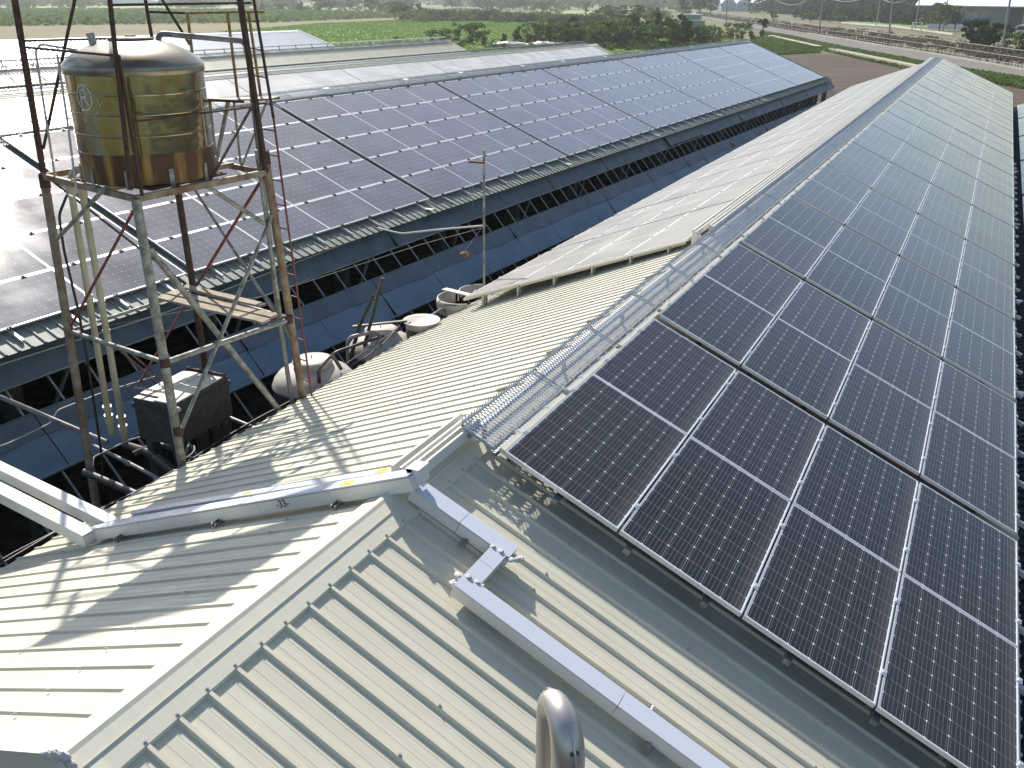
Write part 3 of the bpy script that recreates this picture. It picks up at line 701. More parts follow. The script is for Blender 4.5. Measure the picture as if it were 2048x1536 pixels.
for k in range(17):
    v = -14.2 + k * 3.66
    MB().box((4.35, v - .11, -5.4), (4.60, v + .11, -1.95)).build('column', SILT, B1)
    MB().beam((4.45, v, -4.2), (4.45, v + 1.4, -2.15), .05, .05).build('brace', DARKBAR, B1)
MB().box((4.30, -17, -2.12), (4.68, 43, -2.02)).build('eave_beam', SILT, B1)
mb = MB(); mb.tube([side(.16, -14.5, .05), side(.30, -8, .05), side(.15, -3.0, .06)], .014, 6); mb.build('cord', CABLE, B1)
# light translucent strips on the eave
for v in (-.6, 6.5, 13.6, 20.8, 28.0): MB().box((4.72, v - .06, -1.985), (5.03, v + .06, -1.975)).build('light_strip', CREAM, B1).data.transform(Matrix.Translation((0, 0, .0)))

# third barn: glaring panels beyond the ridge
FB3, B3, _ = barn2(-12.1, -.6, -14, 46.4, 'third barn from the camera, only its glaring white panels showing over the second ridge', False)
GP3 = 7.0
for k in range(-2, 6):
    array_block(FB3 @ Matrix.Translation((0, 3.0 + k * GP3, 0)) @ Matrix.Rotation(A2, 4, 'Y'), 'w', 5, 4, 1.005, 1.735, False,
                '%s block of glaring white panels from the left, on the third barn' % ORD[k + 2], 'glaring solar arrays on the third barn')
wk3 = empty('walkway', M=FB3, label='dark walkway along the ridge of the third barn above the glaring panels', cat='walkway')
for k in range(46):
    inst('grating', gm2, wk3, Matrix.Translation((-.55, -12 + k * 1.235, .16)) @ Matrix.Rotation(.1, 4, 'Y'))
MB().box((-1.0, -12, .06), (-.6, 45.5, .16)).build('cable_tray', DARKROOF, wk3); MB().box((-1.05, -12, .22), (-.98, 45.5, .30)).build('cable_tray', ZINC_OLD, wk3)
# fourth barn
FB4, B4, _ = barn2(-23.4, -.55, -10, 44.0, 'fourth barn, pale roof strip with brackets along its ridge below the big white shed', False)
wk4 = empty('walkway', M=FB4, label='bracketed walkway along the ridge of the fourth barn', cat='walkway')
for k in range(42): inst('grating', gm2, wk4, Matrix.Translation((-.3, -8 + k * 1.235, .14)) @ Matrix.Rotation(A2, 4, 'Y'))
bm_ = MB().beam((0, 0, 0), (.75, 0, -.05), .04, .03).beam((0, 0, 0), (-.1, 0, .28), .04, .04).mesh('bracket', ZINC_OLD)
for k in range(36): inst('bracket', bm_, wk4, loc=(-.25, -8 + k * 1.45, .1))
MB().box((-.5, -8, .30), (-.42, 43.5, .38)).build('handrail', WHITE, wk4)
# fifth: big white corrugated shed
F5 = FB @ Matrix.Translation((-37.6, 0, 0)); A5 = math.radians(17.2)
B5 = empty('barn', M=F5, label='big white corrugated shed with a plain gable roof, left behind the barns', cat='barn')
W5 = mat('white_shed_roof', (.80, .80, .80), rough=.35, var=.08, vscale=.5)
big = MB()
def rib_sheet(L_, n, pitch, h):
    ys = []
    for k in range(n): y = k * pitch; ys += [(y, 0), (y + pitch*.5, 0), (y + pitch*.6, h), (y + pitch*.8, h), (y + pitch*.9, 0)]
    ys.append((n * pitch, 0)); nn = len(ys); mb = MB()
    mb.add([(x, y, z) for x in (0, L_) for y, z in ys], [(i, i+nn, i+nn+1, i+1) for i in range(nn-1)]); return mb
s5 = rib_sheet(7.0, 4, .30, .045).mesh('roof_sheet', W5)
for k in range(50):
    inst('roof_sheet', s5, B5, frame_R(0, -17.7 + k * 1.2, 0, A5)); inst('roof_sheet', s5, B5, frame_L(0, -16.5 + k * 1.2, 0, A5))
MB().prism([(-.25, -.03), (0, .06), (.25, -.03)], -17.7, 42.35, close=False).build('ridge_cap', W5, B5)
MB().prism([(-7, -2.0), (0, .1), (6.9, -2.0), (6.9, -2.25), (0, -.15), (-7, -2.25)], 42.30, 42.42).build('gable_flashing', W5, B5)
MB().box((-6.6, -17, -5.6), (6.4, 42.2, -2.1)).build('wall', WALLM, B5)
# right neighbour barn
BR = empty('barn', (0, 0, 0), 'neighbouring barn at the right picture edge, dark navy roof strip and pale panels', 'barn')
rs = sheet_mesh('roof_sheet', 7.6, DARKROOF, micro=False)
AX = math.radians(20)
for k in range(82):
    inst('roof_sheet', rs, BR, Matrix.Translation((3.78, -8 + k * .76, -2.62)) @ Matrix.Rotation(-AX, 4, 'Y'))
MB().prism([(3.9, GZ), (3.9, -2.62), (10.5, -.22), (10.5, GZ)], -8, 54).build('wall', WALLM, BR)
for k in range(8):
    array_block(Matrix.Translation((4.06, -2 + k * 7.0, -2.38)) @ Matrix.Rotation(-AX, 4, 'Y'), 'm', 3, 4, 1.003, 1.66, False,
                '%s block of pale panels from the near end, neighbouring barn at right' % ORD[k], 'solar arrays on the right neighbouring barn')
for y in (9.5, 14.6, 22.0, 31):
    MB().box((3.86, y, -2.52), (4.0, y + .10, -2.49)).build('clip_plate', ALU, BR)

# ------------------------------------------------------------------ water tower
TW = empty('water_tower', (-5.9, 2.3, GZ), 'tall rusty steel pipe tower with cross braces carrying the steel water tank', 'tower')
Ti = Matrix.Translation(-TW.location)
MEM = [
 ('leg',.05,(-6.310, 0.935, -4.600),(-7.035, 1.747, 1.133),'o'), ('leg',.052,(-4.885, 1.258, -4.600),(-5.052, 1.338, 1.096),'z'),
 ('leg',.052,(-4.864, 3.541, -4.600),(-4.929, 3.187, 1.325),'o'), ('leg',.046,(-6.264, 3.072, -4.600),(-6.884, 3.557, 1.096),'r'),
 ('ring_beam',.028,(-6.813, 1.499, -0.722),(-5.004, 1.311, -0.720),'z'), ('ring_beam',.032,(-4.988, 1.310, -0.722),(-4.891, 3.238, -0.806),'z'),
 ('ring_beam',.025,(-6.697, 3.410, -0.722),(-4.891, 3.259, -0.785),'z'), ('ring_beam',.022,(-6.697, 3.410, -0.722),(-6.813, 1.499, -0.722),'z'),
 ('platform_beam',.035,(-6.996, 1.723, 1.096),(-5.052, 1.338, 1.096),'o'), ('platform_beam',.037,(-5.052, 1.338, 1.097),(-4.906, 3.152, 1.097),'o'),
 ('platform_beam',.035,(-4.906, 3.152, 1.096),(-6.884, 3.557, 1.096),'o'), ('platform_beam',.035,(-6.884, 3.557, 1.096),(-7.031, 1.743, 1.096),'o'),
 ('platform_beam',.03,(-6.338, 1.587, 1.117),(-6.233, 3.416, 1.117),'o'), ('platform_beam',.03,(-5.659, 1.461, 1.117),(-5.554, 3.290, 1.117),'o'), ('platform_beam',.03,(-6.913, 2.423, 1.117),(-4.979, 2.266, 1.117),'o'),
 ('brace',.016,(-5.063, 1.347, 1.034),(-6.766, 1.503, -0.659),'d'), ('strut',.024,(-6.709, 1.502, 0.424),(-5.590, 1.395, 1.135),'z'),
 ('brace',.016,(-7.016, 1.828, 1.025),(-6.697, 3.410, -0.722),'r'), ('brace',.02,(-4.906, 3.152, 1.096),(-6.697, 3.410, -0.722),'d'),
 ('brace',.02,(-6.884, 3.557, 1.096),(-4.885, 3.259, -1.050),'z'), ('brace',.016,(-6.697, 3.410, -0.722),(-6.649, 2.244, -1.661),'d'),
 ('brace',.036,(-5.119, 1.456, 0.532),(-4.927, 3.071, -2.174),'z'), ('strut',.028,(-5.043, 2.311, 1.071),(-4.948, 3.071, 0.490),'z'),
 ('brace',.024,(-4.927, 3.290, 0.670),(-4.927, 1.326, -1.564),'z'), ('pipe_post',.026,(-4.990, 3.123, 1.362),(-4.948, 3.186, -0.785),'z'),
 ('upper_post',.034,(-6.978, 1.815, 3.625),(-7.031, 1.743, 1.096),'r'), ('upper_post',.022,(-4.990, 1.409, 3.625),(-5.073, 1.312, 1.193),'r'),
 ('upper_post',.018,(-5.015, 1.382, 2.505),(-5.009, 1.389, 1.123),'r'), ('upper_post',.034,(-4.979, 3.071, 3.625),(-4.906, 3.152, 1.096),'r'),
 ('upper_post',.02,(-6.928, 3.510, 3.625),(-6.884, 3.557, 1.096),'r'),
 ('rail',.016,(-5.011, 1.387, 2.956),(-4.882, 3.174, 2.969),'r'), ('rail',.016,(-7.015, 1.765, 2.575),(-6.924, 3.512, 2.555),'r'),
 ('rail',.016,(-7.005, 1.779, 2.512),(-5.018, 1.378, 2.497),'r'), ('rail',.013,(-4.999, 1.401, 1.869),(-4.931, 3.129, 1.859),'r'),
 ('rail',.016,(-6.965, 1.796, 3.416),(-4.990, 1.399, 3.416),'r'), ('rail',.016,(-6.923, 3.510, 3.416),(-4.958, 3.102, 3.416),'r'),
 ('brace',.016,(-5.659, 1.712, 3.416),(-6.999, 1.785, 1.409),'r'), ('brace',.016,(-6.829, 3.499, 3.312),(-6.041, 3.311, 2.501),'r'),
 ('brace',.015,(-4.927, 3.154, 1.953),(-4.990, 2.318, 1.117),'r'),
]
mm = {'o': RUST_P, 'z': ZINC_OLD, 'r': RUST, 'd': REDOX}
def part(mb, name, m, parent, inv):
    o = mb.build(name, m, parent); o.matrix_parent_inverse = inv; return o
for nm, r_, p, q, k in MEM:
    mb = MB()
    if nm == 'platform_beam': mb.beam(p, q, r_ * 1.3, r_ * 1.9)
    elif nm in ('upper_post', 'rail') or (nm == 'brace' and k == 'r'): mb.beam(p, q, r_ * 1.5, r_ * 1.5)
    else:
        P, Q = Vector(p), Vector(q); mb.tube([P, P.lerp(Q, .33) , P.lerp(Q, .66), Q], r_, 12)
    part(mb, nm, mm[k], TW, Ti)
# sleeves at the joints
for p, q, t in [((-7.031, 1.743, 1.096),(-6.813, 1.499, -0.722),.0), ((-4.929, 3.187, 1.325),(-4.885, 3.259, -0.785),.0)]:
    P = Vector(p); D = (Vector(q) - P).normalized()
    part(MB().tube([P - D*.02, P + D*.14], .060, 12), 'sleeve', RUST, TW, Ti)
for P in [(-6.813, 1.499, -0.722), (-4.988, 1.310, -0.722), (-4.885, 3.259, -0.795), (-6.697, 3.410, -0.722), (-4.932, 1.294, -1.558)]:
    part(MB().tube([Vector(P)+Vector((0,0,.05)), Vector(P)-Vector((0,0,.05))], .058, 12), 'weld_collar', RUST, TW, Ti)
part(MB().box((-6.68, 1.50, 4.16), (-4.90, 2.76, 4.20)), 'canopy', RUST_P, TW, Ti)
for x, y in ((-6.6, 1.72), (-4.97, 1.55), (-4.95, 2.70), (-6.6, 2.70)): part(MB().beam((x, y, 3.3), (x, y, 4.16), .05, .05), 'canopy_post', RUST, TW, Ti)
# little side stand with yellow guard rail
for p, q in [((-5.641, 3.080, 1.901),(-5.391, 3.374, 1.901)), ((-5.391, 3.374, 1.901),(-5.065, 3.703, 1.901)), ((-5.065, 3.703, 1.901),(-5.319, 3.451, 1.880)), ((-5.641, 3.080, 1.901),(-5.136, 3.154, 1.901))]:
    part(MB().beam(p, q, .03, .03), 'stand_beam', RUST, TW, Ti)
part(MB().add([(-5.641, 3.080, 1.917),(-5.272, 3.154, 1.917),(-4.990, 3.468, 1.917),(-5.065, 3.703, 1.917),(-5.391, 3.374, 1.917),(-5.641, 3.080, 1.901),(-5.272, 3.154, 1.901),(-4.990, 3.468, 1.901),(-5.065, 3.703, 1.901),(-5.391, 3.374, 1.901)],
     [(0,1,2,3,4),(9,8,7,6,5)]+[(i,(i+1)%5,(i+1)%5+5,i+5) for i in range(5)]), 'stand_plate', RUST_P, TW, Ti)
for p, q, m in [((-5.940, 2.671, 2.872),(-5.716, 2.984, 2.857),RUST), ((-5.716, 2.984, 2.857),(-5.261, 3.512, 2.869),YEL), ((-5.261, 3.512, 2.869),(-5.053, 3.572, 2.869),YEL),
             ((-5.699, 3.006, 2.854),(-5.706, 2.998, 1.922),YEL), ((-5.414, 3.348, 2.862),(-5.409, 3.354, 1.922),YEL), ((-5.252, 3.520, 2.862),(-5.225, 3.548, 1.922),YEL)]:
    part(MB().beam(p, q, .024, .024), 'guard_rail', m, TW, Ti)
for p, q, r_ in [((-5.625, 3.100, 1.901),(-5.633, 3.092, 1.117),.02), ((-5.481, 3.271, 1.901),(-5.680, 3.113, 1.117),.026), ((-5.443, 3.315, 1.901),(-5.448, 3.310, 1.117),.015), ((-5.136, 3.572, 1.901),(-5.397, 3.280, 1.117),.015)]:
    part(MB().tube([p, q], r_, 8), 'stand_leg', ZINC_OLD, TW, Ti)
# loose chain of perforated angle
def perforated(p, q, n=14, wd=.035):
    p = Vector(p); q = Vector(q); mb = MB(); d = (q - p); s_ = d.normalized().cross(Vector((0, 0, 1))).normalized() * wd / 2
    mb.beam(p - s_, q - s_, .008, .006); mb.beam(p + s_, q + s_, .008, .006)
    for i in range(n + 1): c = p + d * i / n; mb.beam(c - s_, c + s_, .006, .012)
    return mb
part(perforated((-6.265, 1.712, -1.422), (-5.638, 1.796, -1.422)), 'perforated_angle', RUST, TW, Ti)
part(perforated((-6.098, 1.535, -0.785), (-5.617, 1.817, -1.412), 18), 'perforated_angle', RUST, TW, Ti)
part(perforated((-6.035, 1.566, -0.764), (-5.575, 1.859, -1.391), 18), 'perforated_angle', RUST, TW, Ti)
# planks
def plank(p, q, wd, label):
    P, Q = Vector(p), Vector(q); c = (P + Q) / 2; mb = MB(); n = 10; rr = random.Random(int(abs(p[0]*977)))
    d = (Q - P) / n; s_ = d.normalized().cross(Vector((0, 0, 1))).normalized()
    vs = []
    for i in range(n + 1):
        a = P + d * i - c; w1 = wd/2 * (1 + rr.uniform(-.06, .06)); w2 = wd/2 * (1 + rr.uniform(-.06, .06)); dz = rr.uniform(-.003, .003)
        for sx, z in ((-w1, -.016), (w2, -.016), (w2, .016), (-w1, .016)): vs.append(a + s_ * sx + Vector((0, 0, z + dz)))
    fs = [(i*4+k, i*4+(k+1) % 4, (i+1)*4+(k+1) % 4, (i+1)*4+k) for i in range(n) for k in range(4)] + [(3,2,1,0), (n*4, n*4+1, n*4+2, n*4+3)]
    mb.add(vs, fs); o = mb.build('plank', WOOD); o.location = c
    tag(o, label, 'plank', 'planks on the tower ring')
plank((-6.766, 2.893, -0.675), (-4.896, 2.862, -0.706), .15, 'weathered grey plank across the tower ring, nearest of the three')
plank((-6.787, 3.081, -0.670), (-4.927, 3.050, -0.701), .14, 'weathered grey plank across the tower ring, middle of the three')
plank((-6.808, 3.259, -0.617), (-5.241, 3.196, -0.649), .12, 'weathered grey plank across the tower ring, farthest of the three')
# ladder
LD = empty('ladder', (-4.739, 3.384, -4.317), 'thin red oxide ladder rail with rungs fixed to the right tower leg', 'ladder')
Li = Matrix.Translation(-LD.location)
part(MB().beam((-4.854, 3.154, 3.416), (-4.771, 3.228, 1.729), .024, .024), 'stringer', RUST, LD, Li)
part(MB().tube([(-4.771, 3.228, 1.729), (-4.760, 3.280, 0.490), (-4.740, 3.395, -1.896), (-4.739, 3.468, -4.630)], .013, 8), 'stringer', REDOX, LD, Li)
for i in range(22):
    z = 3.1 - i * .298
    if z > 1.32: xl, yl = -4.925 - .02 * (z - 1.2), 3.15 - .03 * (z - 1.2)
    else: t = (1.32 - z) / 5.9; xl = -4.929 + .065 * t; yl = 3.187 + .354 * t
    if z > 1.729: xs, ys = -4.771 - .045 * (z - 1.729), 3.227 - .043 * (z - 1.729)
    else: xs, ys = -4.771 + .009 * (1.729 - z), 3.227 + .046 * (1.729 - z)
    part(MB().beam((xl, yl, z), (xs, ys, z - .03), .014, .014), 'rung', RUST if z > 0 else REDOX, LD, Li)

# steel tank -----------------------------------------------------------
def tank_mat():
    m = bpy.data.materials.new('brown_streaked_stainless'); m.use_nodes = True; n = m.node_tree.nodes; L = m.node_tree.links
    b = n['Principled BSDF']
    tc = n.new('ShaderNodeTexCoord'); sp = n.new('ShaderNodeSeparateXYZ'); L.new(tc.outputs['Object'], sp.inputs[0])
    mp = n.new('ShaderNodeMapping'); mp.inputs['Scale'].default_value = (3.2, 3.2, .35); L.new(tc.outputs['Object'], mp.inputs[0])
    t = n.new('ShaderNodeTexNoise'); t.inputs['Scale'].default_value = 1.0; t.inputs['Detail'].default_value = 5; L.new(mp.outputs[0], t.inputs['Vector'])
    r = n.new('ShaderNodeValToRGB'); e = r.color_ramp.elements  # brown, olive and pale tones in vertical streaks
    e[0].position = .30; e[0].color = (.26, .165, .07, 1); e[1].position = .66; e[1].color = (.47, .46, .33, 1)
    k = e.new(.5); k.color = (.36, .30, .17, 1)
    L.new(t.outputs['Fac'], r.inputs[0])
    t2 = n.new('ShaderNodeTexNoise'); t2.inputs['Scale'].default_value = 26; L.new(tc.outputs['Object'], t2.inputs['Vector'])
    a = n.new('ShaderNodeMath'); a.operation = 'MULTIPLY_ADD'; L.new(t2.outputs['Fac'], a.inputs[0]); a.inputs[1].default_value = .05; L.new(sp.outputs['Z'], a.inputs[2])
    lt = n.new('ShaderNodeMath'); lt.operation = 'LESS_THAN'; lt.inputs[1].default_value = .355; L.new(a.outputs[0], lt.inputs[0])
    t3 = n.new('ShaderNodeTexNoise'); t3.inputs['Scale'].default_value = 2.2; t3.inputs['Detail'].default_value = 6; L.new(mp.outputs[0], t3.inputs['Vector'])
    r3 = n.new('ShaderNodeValToRGB'); r3.color_ramp.elements[0].position = .45; r3.color_ramp.elements[0].color = (.085, .038, .018, 1)
    r3.color_ramp.elements[1].position = .62; r3.color_ramp.elements[1].color = (.36, .22, .06, 1); L.new(t3.outputs['Fac'], r3.inputs[0])
    mx = n.new('ShaderNodeMixRGB'); L.new(lt.outputs[0], mx.inputs[0]); L.new(r.outputs[0], mx.inputs[1]); L.new(r3.outputs[0], mx.inputs[2]); L.new(mx.outputs[0], b.inputs['Base Color'])
    me = n.new('ShaderNodeMapRange'); me.inputs[3].default_value = .92; me.inputs[4].default_value = .35; L.new(lt.outputs[0], me.inputs[0]); L.new(me.outputs[0], b.inputs['Metallic'])
    rr = n.new('ShaderNodeMapRange'); rr.inputs[3].default_value = .14; rr.inputs[4].default_value = .42; L.new(lt.outputs[0], rr.inputs[0]); L.new(rr.outputs[0], b.inputs['Roughness'])
    t5 = n.new('ShaderNodeTexNoise'); t5.inputs['Scale'].default_value = 2.0; t5.inputs['Detail'].default_value = 3; L.new(tc.outputs['Object'], t5.inputs['Vector'])
    bp = n.new('ShaderNodeBump'); bp.inputs['Strength'].default_value = .35; bp.inputs['Distance'].default_value = .05; L.new(t5.outputs['Fac'], bp.inputs['Height']); L.new(bp.outputs[0], b.inputs['Normal'])
    return m
TM = tank_mat(); DOMEM = mat('tank_dome_steel', (.36, .35, .30), rough=.26, metal=.85, color2=(.22, .19, .14), vscale=3, rvar=.15)
TC0 = (-5.732, 2.172, 1.154); TR = .716; TH = 1.22
WT = empty('water_tank', TC0, 'brown streaked stainless steel water tank with a rusty lower band, on the tower', 'water tank')
prof = [(TR*.98, 0), (TR*1.0, .012)]
for z in (.32, .52, .74, .94): prof += [(TR, z - .014), (TR + .006, z - .005), (TR + .006, z + .005), (TR, z + .014)]
prof += [(TR, TH - .10)]
sh0 = MB(); sh0.lathe([(0, 0)] + prof[:2], n=64); sh0.lathe(prof[1:], n=64)
o = sh0.build('shell', TM, WT)
for e_ in o.data.edges: pass
o.data.set_sharp_from_angle(angle=math.radians(12))
MB().lathe([(TR, TH - .10), (TR + .014, TH - .095), (TR + .014, TH - .01), (TR + .004, TH), (TR*.93, TH + .055), (TR*.80, TH + .115), (TR*.62, TH + .175), (TR*.42, TH + .215), (TR*.33, TH + .225)], n=64).build('dome', DOMEM, WT)
MB().lathe([(0, TH + .262), (.17, TH + .258), (.235, TH + .248), (.24, TH + .235), (.225, TH + .228), (.2, TH + .21)], n=40).build('lid', ZINC_OLD, WT)
MB().box((-.03, -.04, TH + .262), (.05, .04, TH + .275)).build('handle', BLACK, WT)
fl = MB().tube([(-.22, -.30, TH + .10), (-.22, -.30, TH + .19)], .034, 10).tube([(-.22, -.30, TH + .18), (-.235, -.31, TH + .30)], .042, 12); fl.build('float_valve_cap', CABLE, WT)
for k in range(10):
    a = k * 2 * PI / 10 + .2; c, s_ = math.cos(a), math.sin(a); r_ = TR + .012
    mb = MB(); mb.beam((c*r_, s_*r_, -.03), (c*r_, s_*r_, .17), .05, .010, up=(c, s_, 0)); mb.beam((c*(r_+.02), s_*(r_+.02), -.02), (c*(r_-.06), s_*(r_-.06), -.02), .05, .01)
    mb.build('holding_bracket', ZINC_OLD, WT)
MB().box((-.66, -.55, -.03), (.62, .55, -.008)).build('base_plate', RUST, WT)
# round white emblem on the left of the tank
EMB = mat('faded_white_print', (.62, .62, .58), rough=.5, var=.4, vscale=25)
a0 = math.atan2(-5.075 - TC0[1], 2.67 - TC0[0]) - math.radians(48)
def on_tank(u, v): a = a0 + u / TR; return Vector(((TR + .0035) * math.cos(a), (TR + .0035) * math.sin(a), .91 + v))
def strip(pts, wd, mb):
    vs = []
    for i, (u, v) in enumerate(pts):
        p0 = pts[max(i-1, 0)]; p1 = pts[min(i+1, len(pts)-1)]; dx, dy = p1[0]-p0[0], p1[1]-p0[1]; l = math.hypot(dx, dy) or 1
        nx, ny = -dy/l*wd/2, dx/l*wd/2; vs += [on_tank(u+nx, v+ny), on_tank(u-nx, v-ny)]
    mb.add(vs, [(2*i, 2*i+1, 2*i+3, 2*i+2) for i in range(len(pts)-1)])
mb = MB(); strip([(.105*math.cos(t*PI/16), .125*math.sin(t*PI/16)) for t in range(33)], .022, mb)
strip([(-.045, -.08), (-.045, .075), (.03, .075), (.045, .03), (.0, .0), (-.04, 0)], .026, mb); strip([(.0, 0), (.05, -.08)], .024, mb)
strip([(-.07, -.13), (.16, -.145)], .02, mb); strip([(.17, .0), (.19, -.09), (.22, -.03)], .012, mb)
mb.build('emblem', EMB, WT)

def pipe(name, pts, r_, m, label, cat='pipe', n=10, group=None, rings=None, smooth=True):
    pts = [Vector(p) for p in pts]
    if smooth and len(pts) > 2:      # round the corners
        q = [pts[0]]
        for i in range(1, len(pts) - 1):
            a, b, c = pts[i-1], pts[i], pts[i+1]; l = min((b-a).length, (c-b).length) * .35; l = min(l, r_ * 4)
            p0 = b + (a - b).normalized() * l; p1 = b + (c - b).normalized() * l
            for t in (0, .25, .5, .75, 1): q.append(p0 * (1-t)**2 + b * 2*t*(1-t) + p1 * t*t)
        q.append(pts[-1]); P = q
    else: P = pts
    o0 = pts[0].copy()
    if rings:
        root = empty(name, o0, label, cat, group); MB().tube([p - o0 for p in P], r_, n).build('run', m, root)
        for c, d, rr, ll in rings:
            c = Vector(c) - o0; d = Vector(d).normalized(); MB().tube([c - d*ll/2, c + d*ll/2], rr, n + 2).build('coupling', m, root)
        return root
    o = MB().tube([p - o0 for p in P], r_, n).build(name, m); o.location = o0; return tag(o, label, cat, group)
def down(a, b, fr): a = Vector(a); b = Vector(b); return [(a.lerp(b, t), b - a, rr, ll) for t, rr, ll in fr]
p1a, p1b = (-6.565, 1.727, 1.065), (-7.122, 2.015, -2.436)
p2a, p2b = (-6.350, 1.702, 1.055), (-6.683, 1.884, -2.436)
p1a = (-6.526, 1.691, 1.065); p1b = (-7.038, 1.963, -2.383)
pipe('drop_pipe', [(-6.202, 1.921, 1.222), (-6.495, 1.765, 1.222), p1a, p1b], .040, PVC, 'cream plastic pipe dropping from the tank bottom, left of the pair', 'pipe', 12, 'cream drop pipes', down(p1a, p1b, [(.02, .052, .12), (.42, .047, .10), (.52, .046, .02), (.88, .06, .05), (.93, .058, .12)]))
pipe('drop_pipe', [(-5.972, 1.900, 1.222), (-6.286, 1.733, 1.222), p2a, p2b], .040, PVC, 'cream plastic pipe dropping from the tank bottom, right of the pair', 'pipe', 12, 'cream drop pipes', down(p2a, p2b, [(.02, .052, .12), (.42, .047, .10), (.52, .046, .02), (.88, .06, .05), (.93, .058, .12)]))
pipe('fill_pipe', [(-5.554, 2.381, 2.444), (-5.554, 2.402, 2.664), (-5.116, 3.217, 2.565), (-5.068, 3.259, 2.476), (-5.091, 3.259, 1.911), (-5.032, 3.238, -0.659), (-4.990, 3.384, -3.794)], .030, PVC_G, 'grey pipe arching from the tank lid over to the right tower leg')
pipe('thin_pipe', [(-5.993, 1.879, 2.476), (-6.704, 1.796, 2.549), (-6.792, 1.782, 2.476), (-6.812, 1.755, 1.660), (-6.824, 1.738, 1.127), (-6.704, 1.778, 0.961), (-6.547, 1.796, 0.940)], .013, CABLE, 'thin grey pipe bent down beside the left tower leg')
pipe('thin_pipe', [(-5.949, 1.409, 2.483), (-5.972, 1.399, 1.844), (-6.014, 1.378, 1.090), (-6.098, 1.399, 0.992), (-6.233, 1.441, 1.002)], .012, CABLE, 'thin pale pipe hanging in front of the tank emblem')
pipe('hose', [(-6.620, 1.796, 0.961), (-6.673, 1.731, 0.908), (-6.744, 1.630, 0.689), (-6.757, 1.612, 0.273), (-6.704, 1.602, -0.474), (-6.683, 1.576, -1.126), (-6.651, 1.486, -2.331), (-6.599, 1.378, -2.854)], .016, BLACK, 'black rubber hose hanging from the tank along the left tower leg', 'hose')
# pipes and cables low in the gap
pipe('water_pipe', [(-8.42, 1.10, -1.62), (-7.78, 1.55, -2.10), (-6.868, 1.753, -2.383)], .035, PVC_G, 'grey pipe running in from the left to the foot of the cream pipes')
pipe('water_pipe', [(-7.096, 1.650, -2.404), (-6.442, 1.551, -2.404), (-5.733, 1.436, -2.404), (-4.927, 1.273, -2.404)], .026, PVC_G, 'thin pale pipe in the gap passing under the front tower leg', rings=down((-6.442, 1.551, -2.404), (-5.241, 1.326, -2.404), [(.2,.036,.08), (.75,.036,.10)]))
pipe('water_pipe', [(-6.547, 1.127, -2.436), (-5.972, 1.085, -2.436), (-5.084, 1.002, -2.436)], .048, PIPE_D, 'thick dark pipe low in the gap near the white ducts')
pipe('water_pipe', [(-6.683, 1.879, -2.436), (-6.149, 1.814, -2.383), (-5.640, 1.630, -2.383), (-5.032, 1.461, -2.383)], .055, PIPE_D, 'thickest dark pipe from the foot of the cream pipes toward the front leg', rings=down((-6.149, 1.814, -2.383), (-5.281, 1.533, -2.383), [(.1,.066,.12), (.5,.066,.1), (.85,.07,.12)]))
pipe('water_pipe', [(-6.338, 1.712, -2.404), (-6.181, 1.963, -2.331), (-5.868, 1.963, -2.331), (-4.927, 1.796, -2.331)], .038, PIPE_D, 'dark pipe with a raised bend beyond the thickest pipe', rings=down((-5.868, 1.963, -2.331), (-4.927, 1.796, -2.331), [(.1,.048,.08), (.3,.048,.1)]))
pipe('water_pipe', [(-6.122, 3.099, -2.383), (-5.032, 2.924, -2.383)], .026, PVC_G, 'short pale pipe behind the concrete trough near the eave')
pipe('cable', [(-7.95, .45, -2.28), (-7.72, .95, -2.24), (-7.72, 1.58, -2.22), (-7.75, 1.75, -2.10), (-7.78, 2.5, -2.14), (-7.70, 3.35, -2.20)], .010, CABLE, 'thin grey cable sweeping from the left edge past the left leg', 'cable')
pipe('cable', [(-6.495, 1.221, -2.383), (-6.599, 1.326, -2.331), (-6.495, 1.796, -2.279), (-6.286, 2.005, -2.227)], .010, CABLE, 'thin pale cable curling round the left leg foot', 'cable')
for i, (dy, dz) in enumerate([(0, 0), (.03, .03), (-.02, .055), (.05, .06)]):
    pts = [(-4.97 - .03*i + .03*math.sin(t*1.3 + i), -1.4 + .58*t + dy, -2.05 - .03*math.cos(t*.8 + i) + dz - .06) for t in range(9)]
    pipe('cable', pts, .011 + .004 * (i % 2), BLACK if i % 2 else PIPE_D, ['black cable bundled under the eave of the cream barn, lowest strand', 'black cable bundled under the eave of the cream barn, second strand', 'thin dark cable on top of the eave bundle', 'thin black cable on the outer side of the eave bundle'][i], 'cable')
pipe('steel_angle', [(-5.01, -3.0, -2.16), (-5.011, 5.035, -2.174)], .022, RUST, 'long rusty steel rail running just below the eave of the cream barn', 'rail')
pipe('steel_angle', [(-5.09, -3.0, -2.28), (-5.094, 5.035, -2.279)], .018, ZINC_OLD, 'long grey steel rail below the rusty one at the eave', 'rail')
loop = [(-5.05 + .09*math.cos(t*.7), 1.45 + .12*math.sin(t*.7), -2.12 + .02*t) for t in range(12)]
pipe('cable', loop, .008, CABLE, 'loose coil of grey cable at the foot of the front tower leg', 'cable')
pipe('hose', [(-4.990, 1.378, -1.965), (-5.053, 1.503, -1.871), (-5.136, 1.587, -1.934), (-5.136, 1.608, -2.331)], .018, BLACK, 'short black hose bend at the foot of the front tower leg', 'hose')

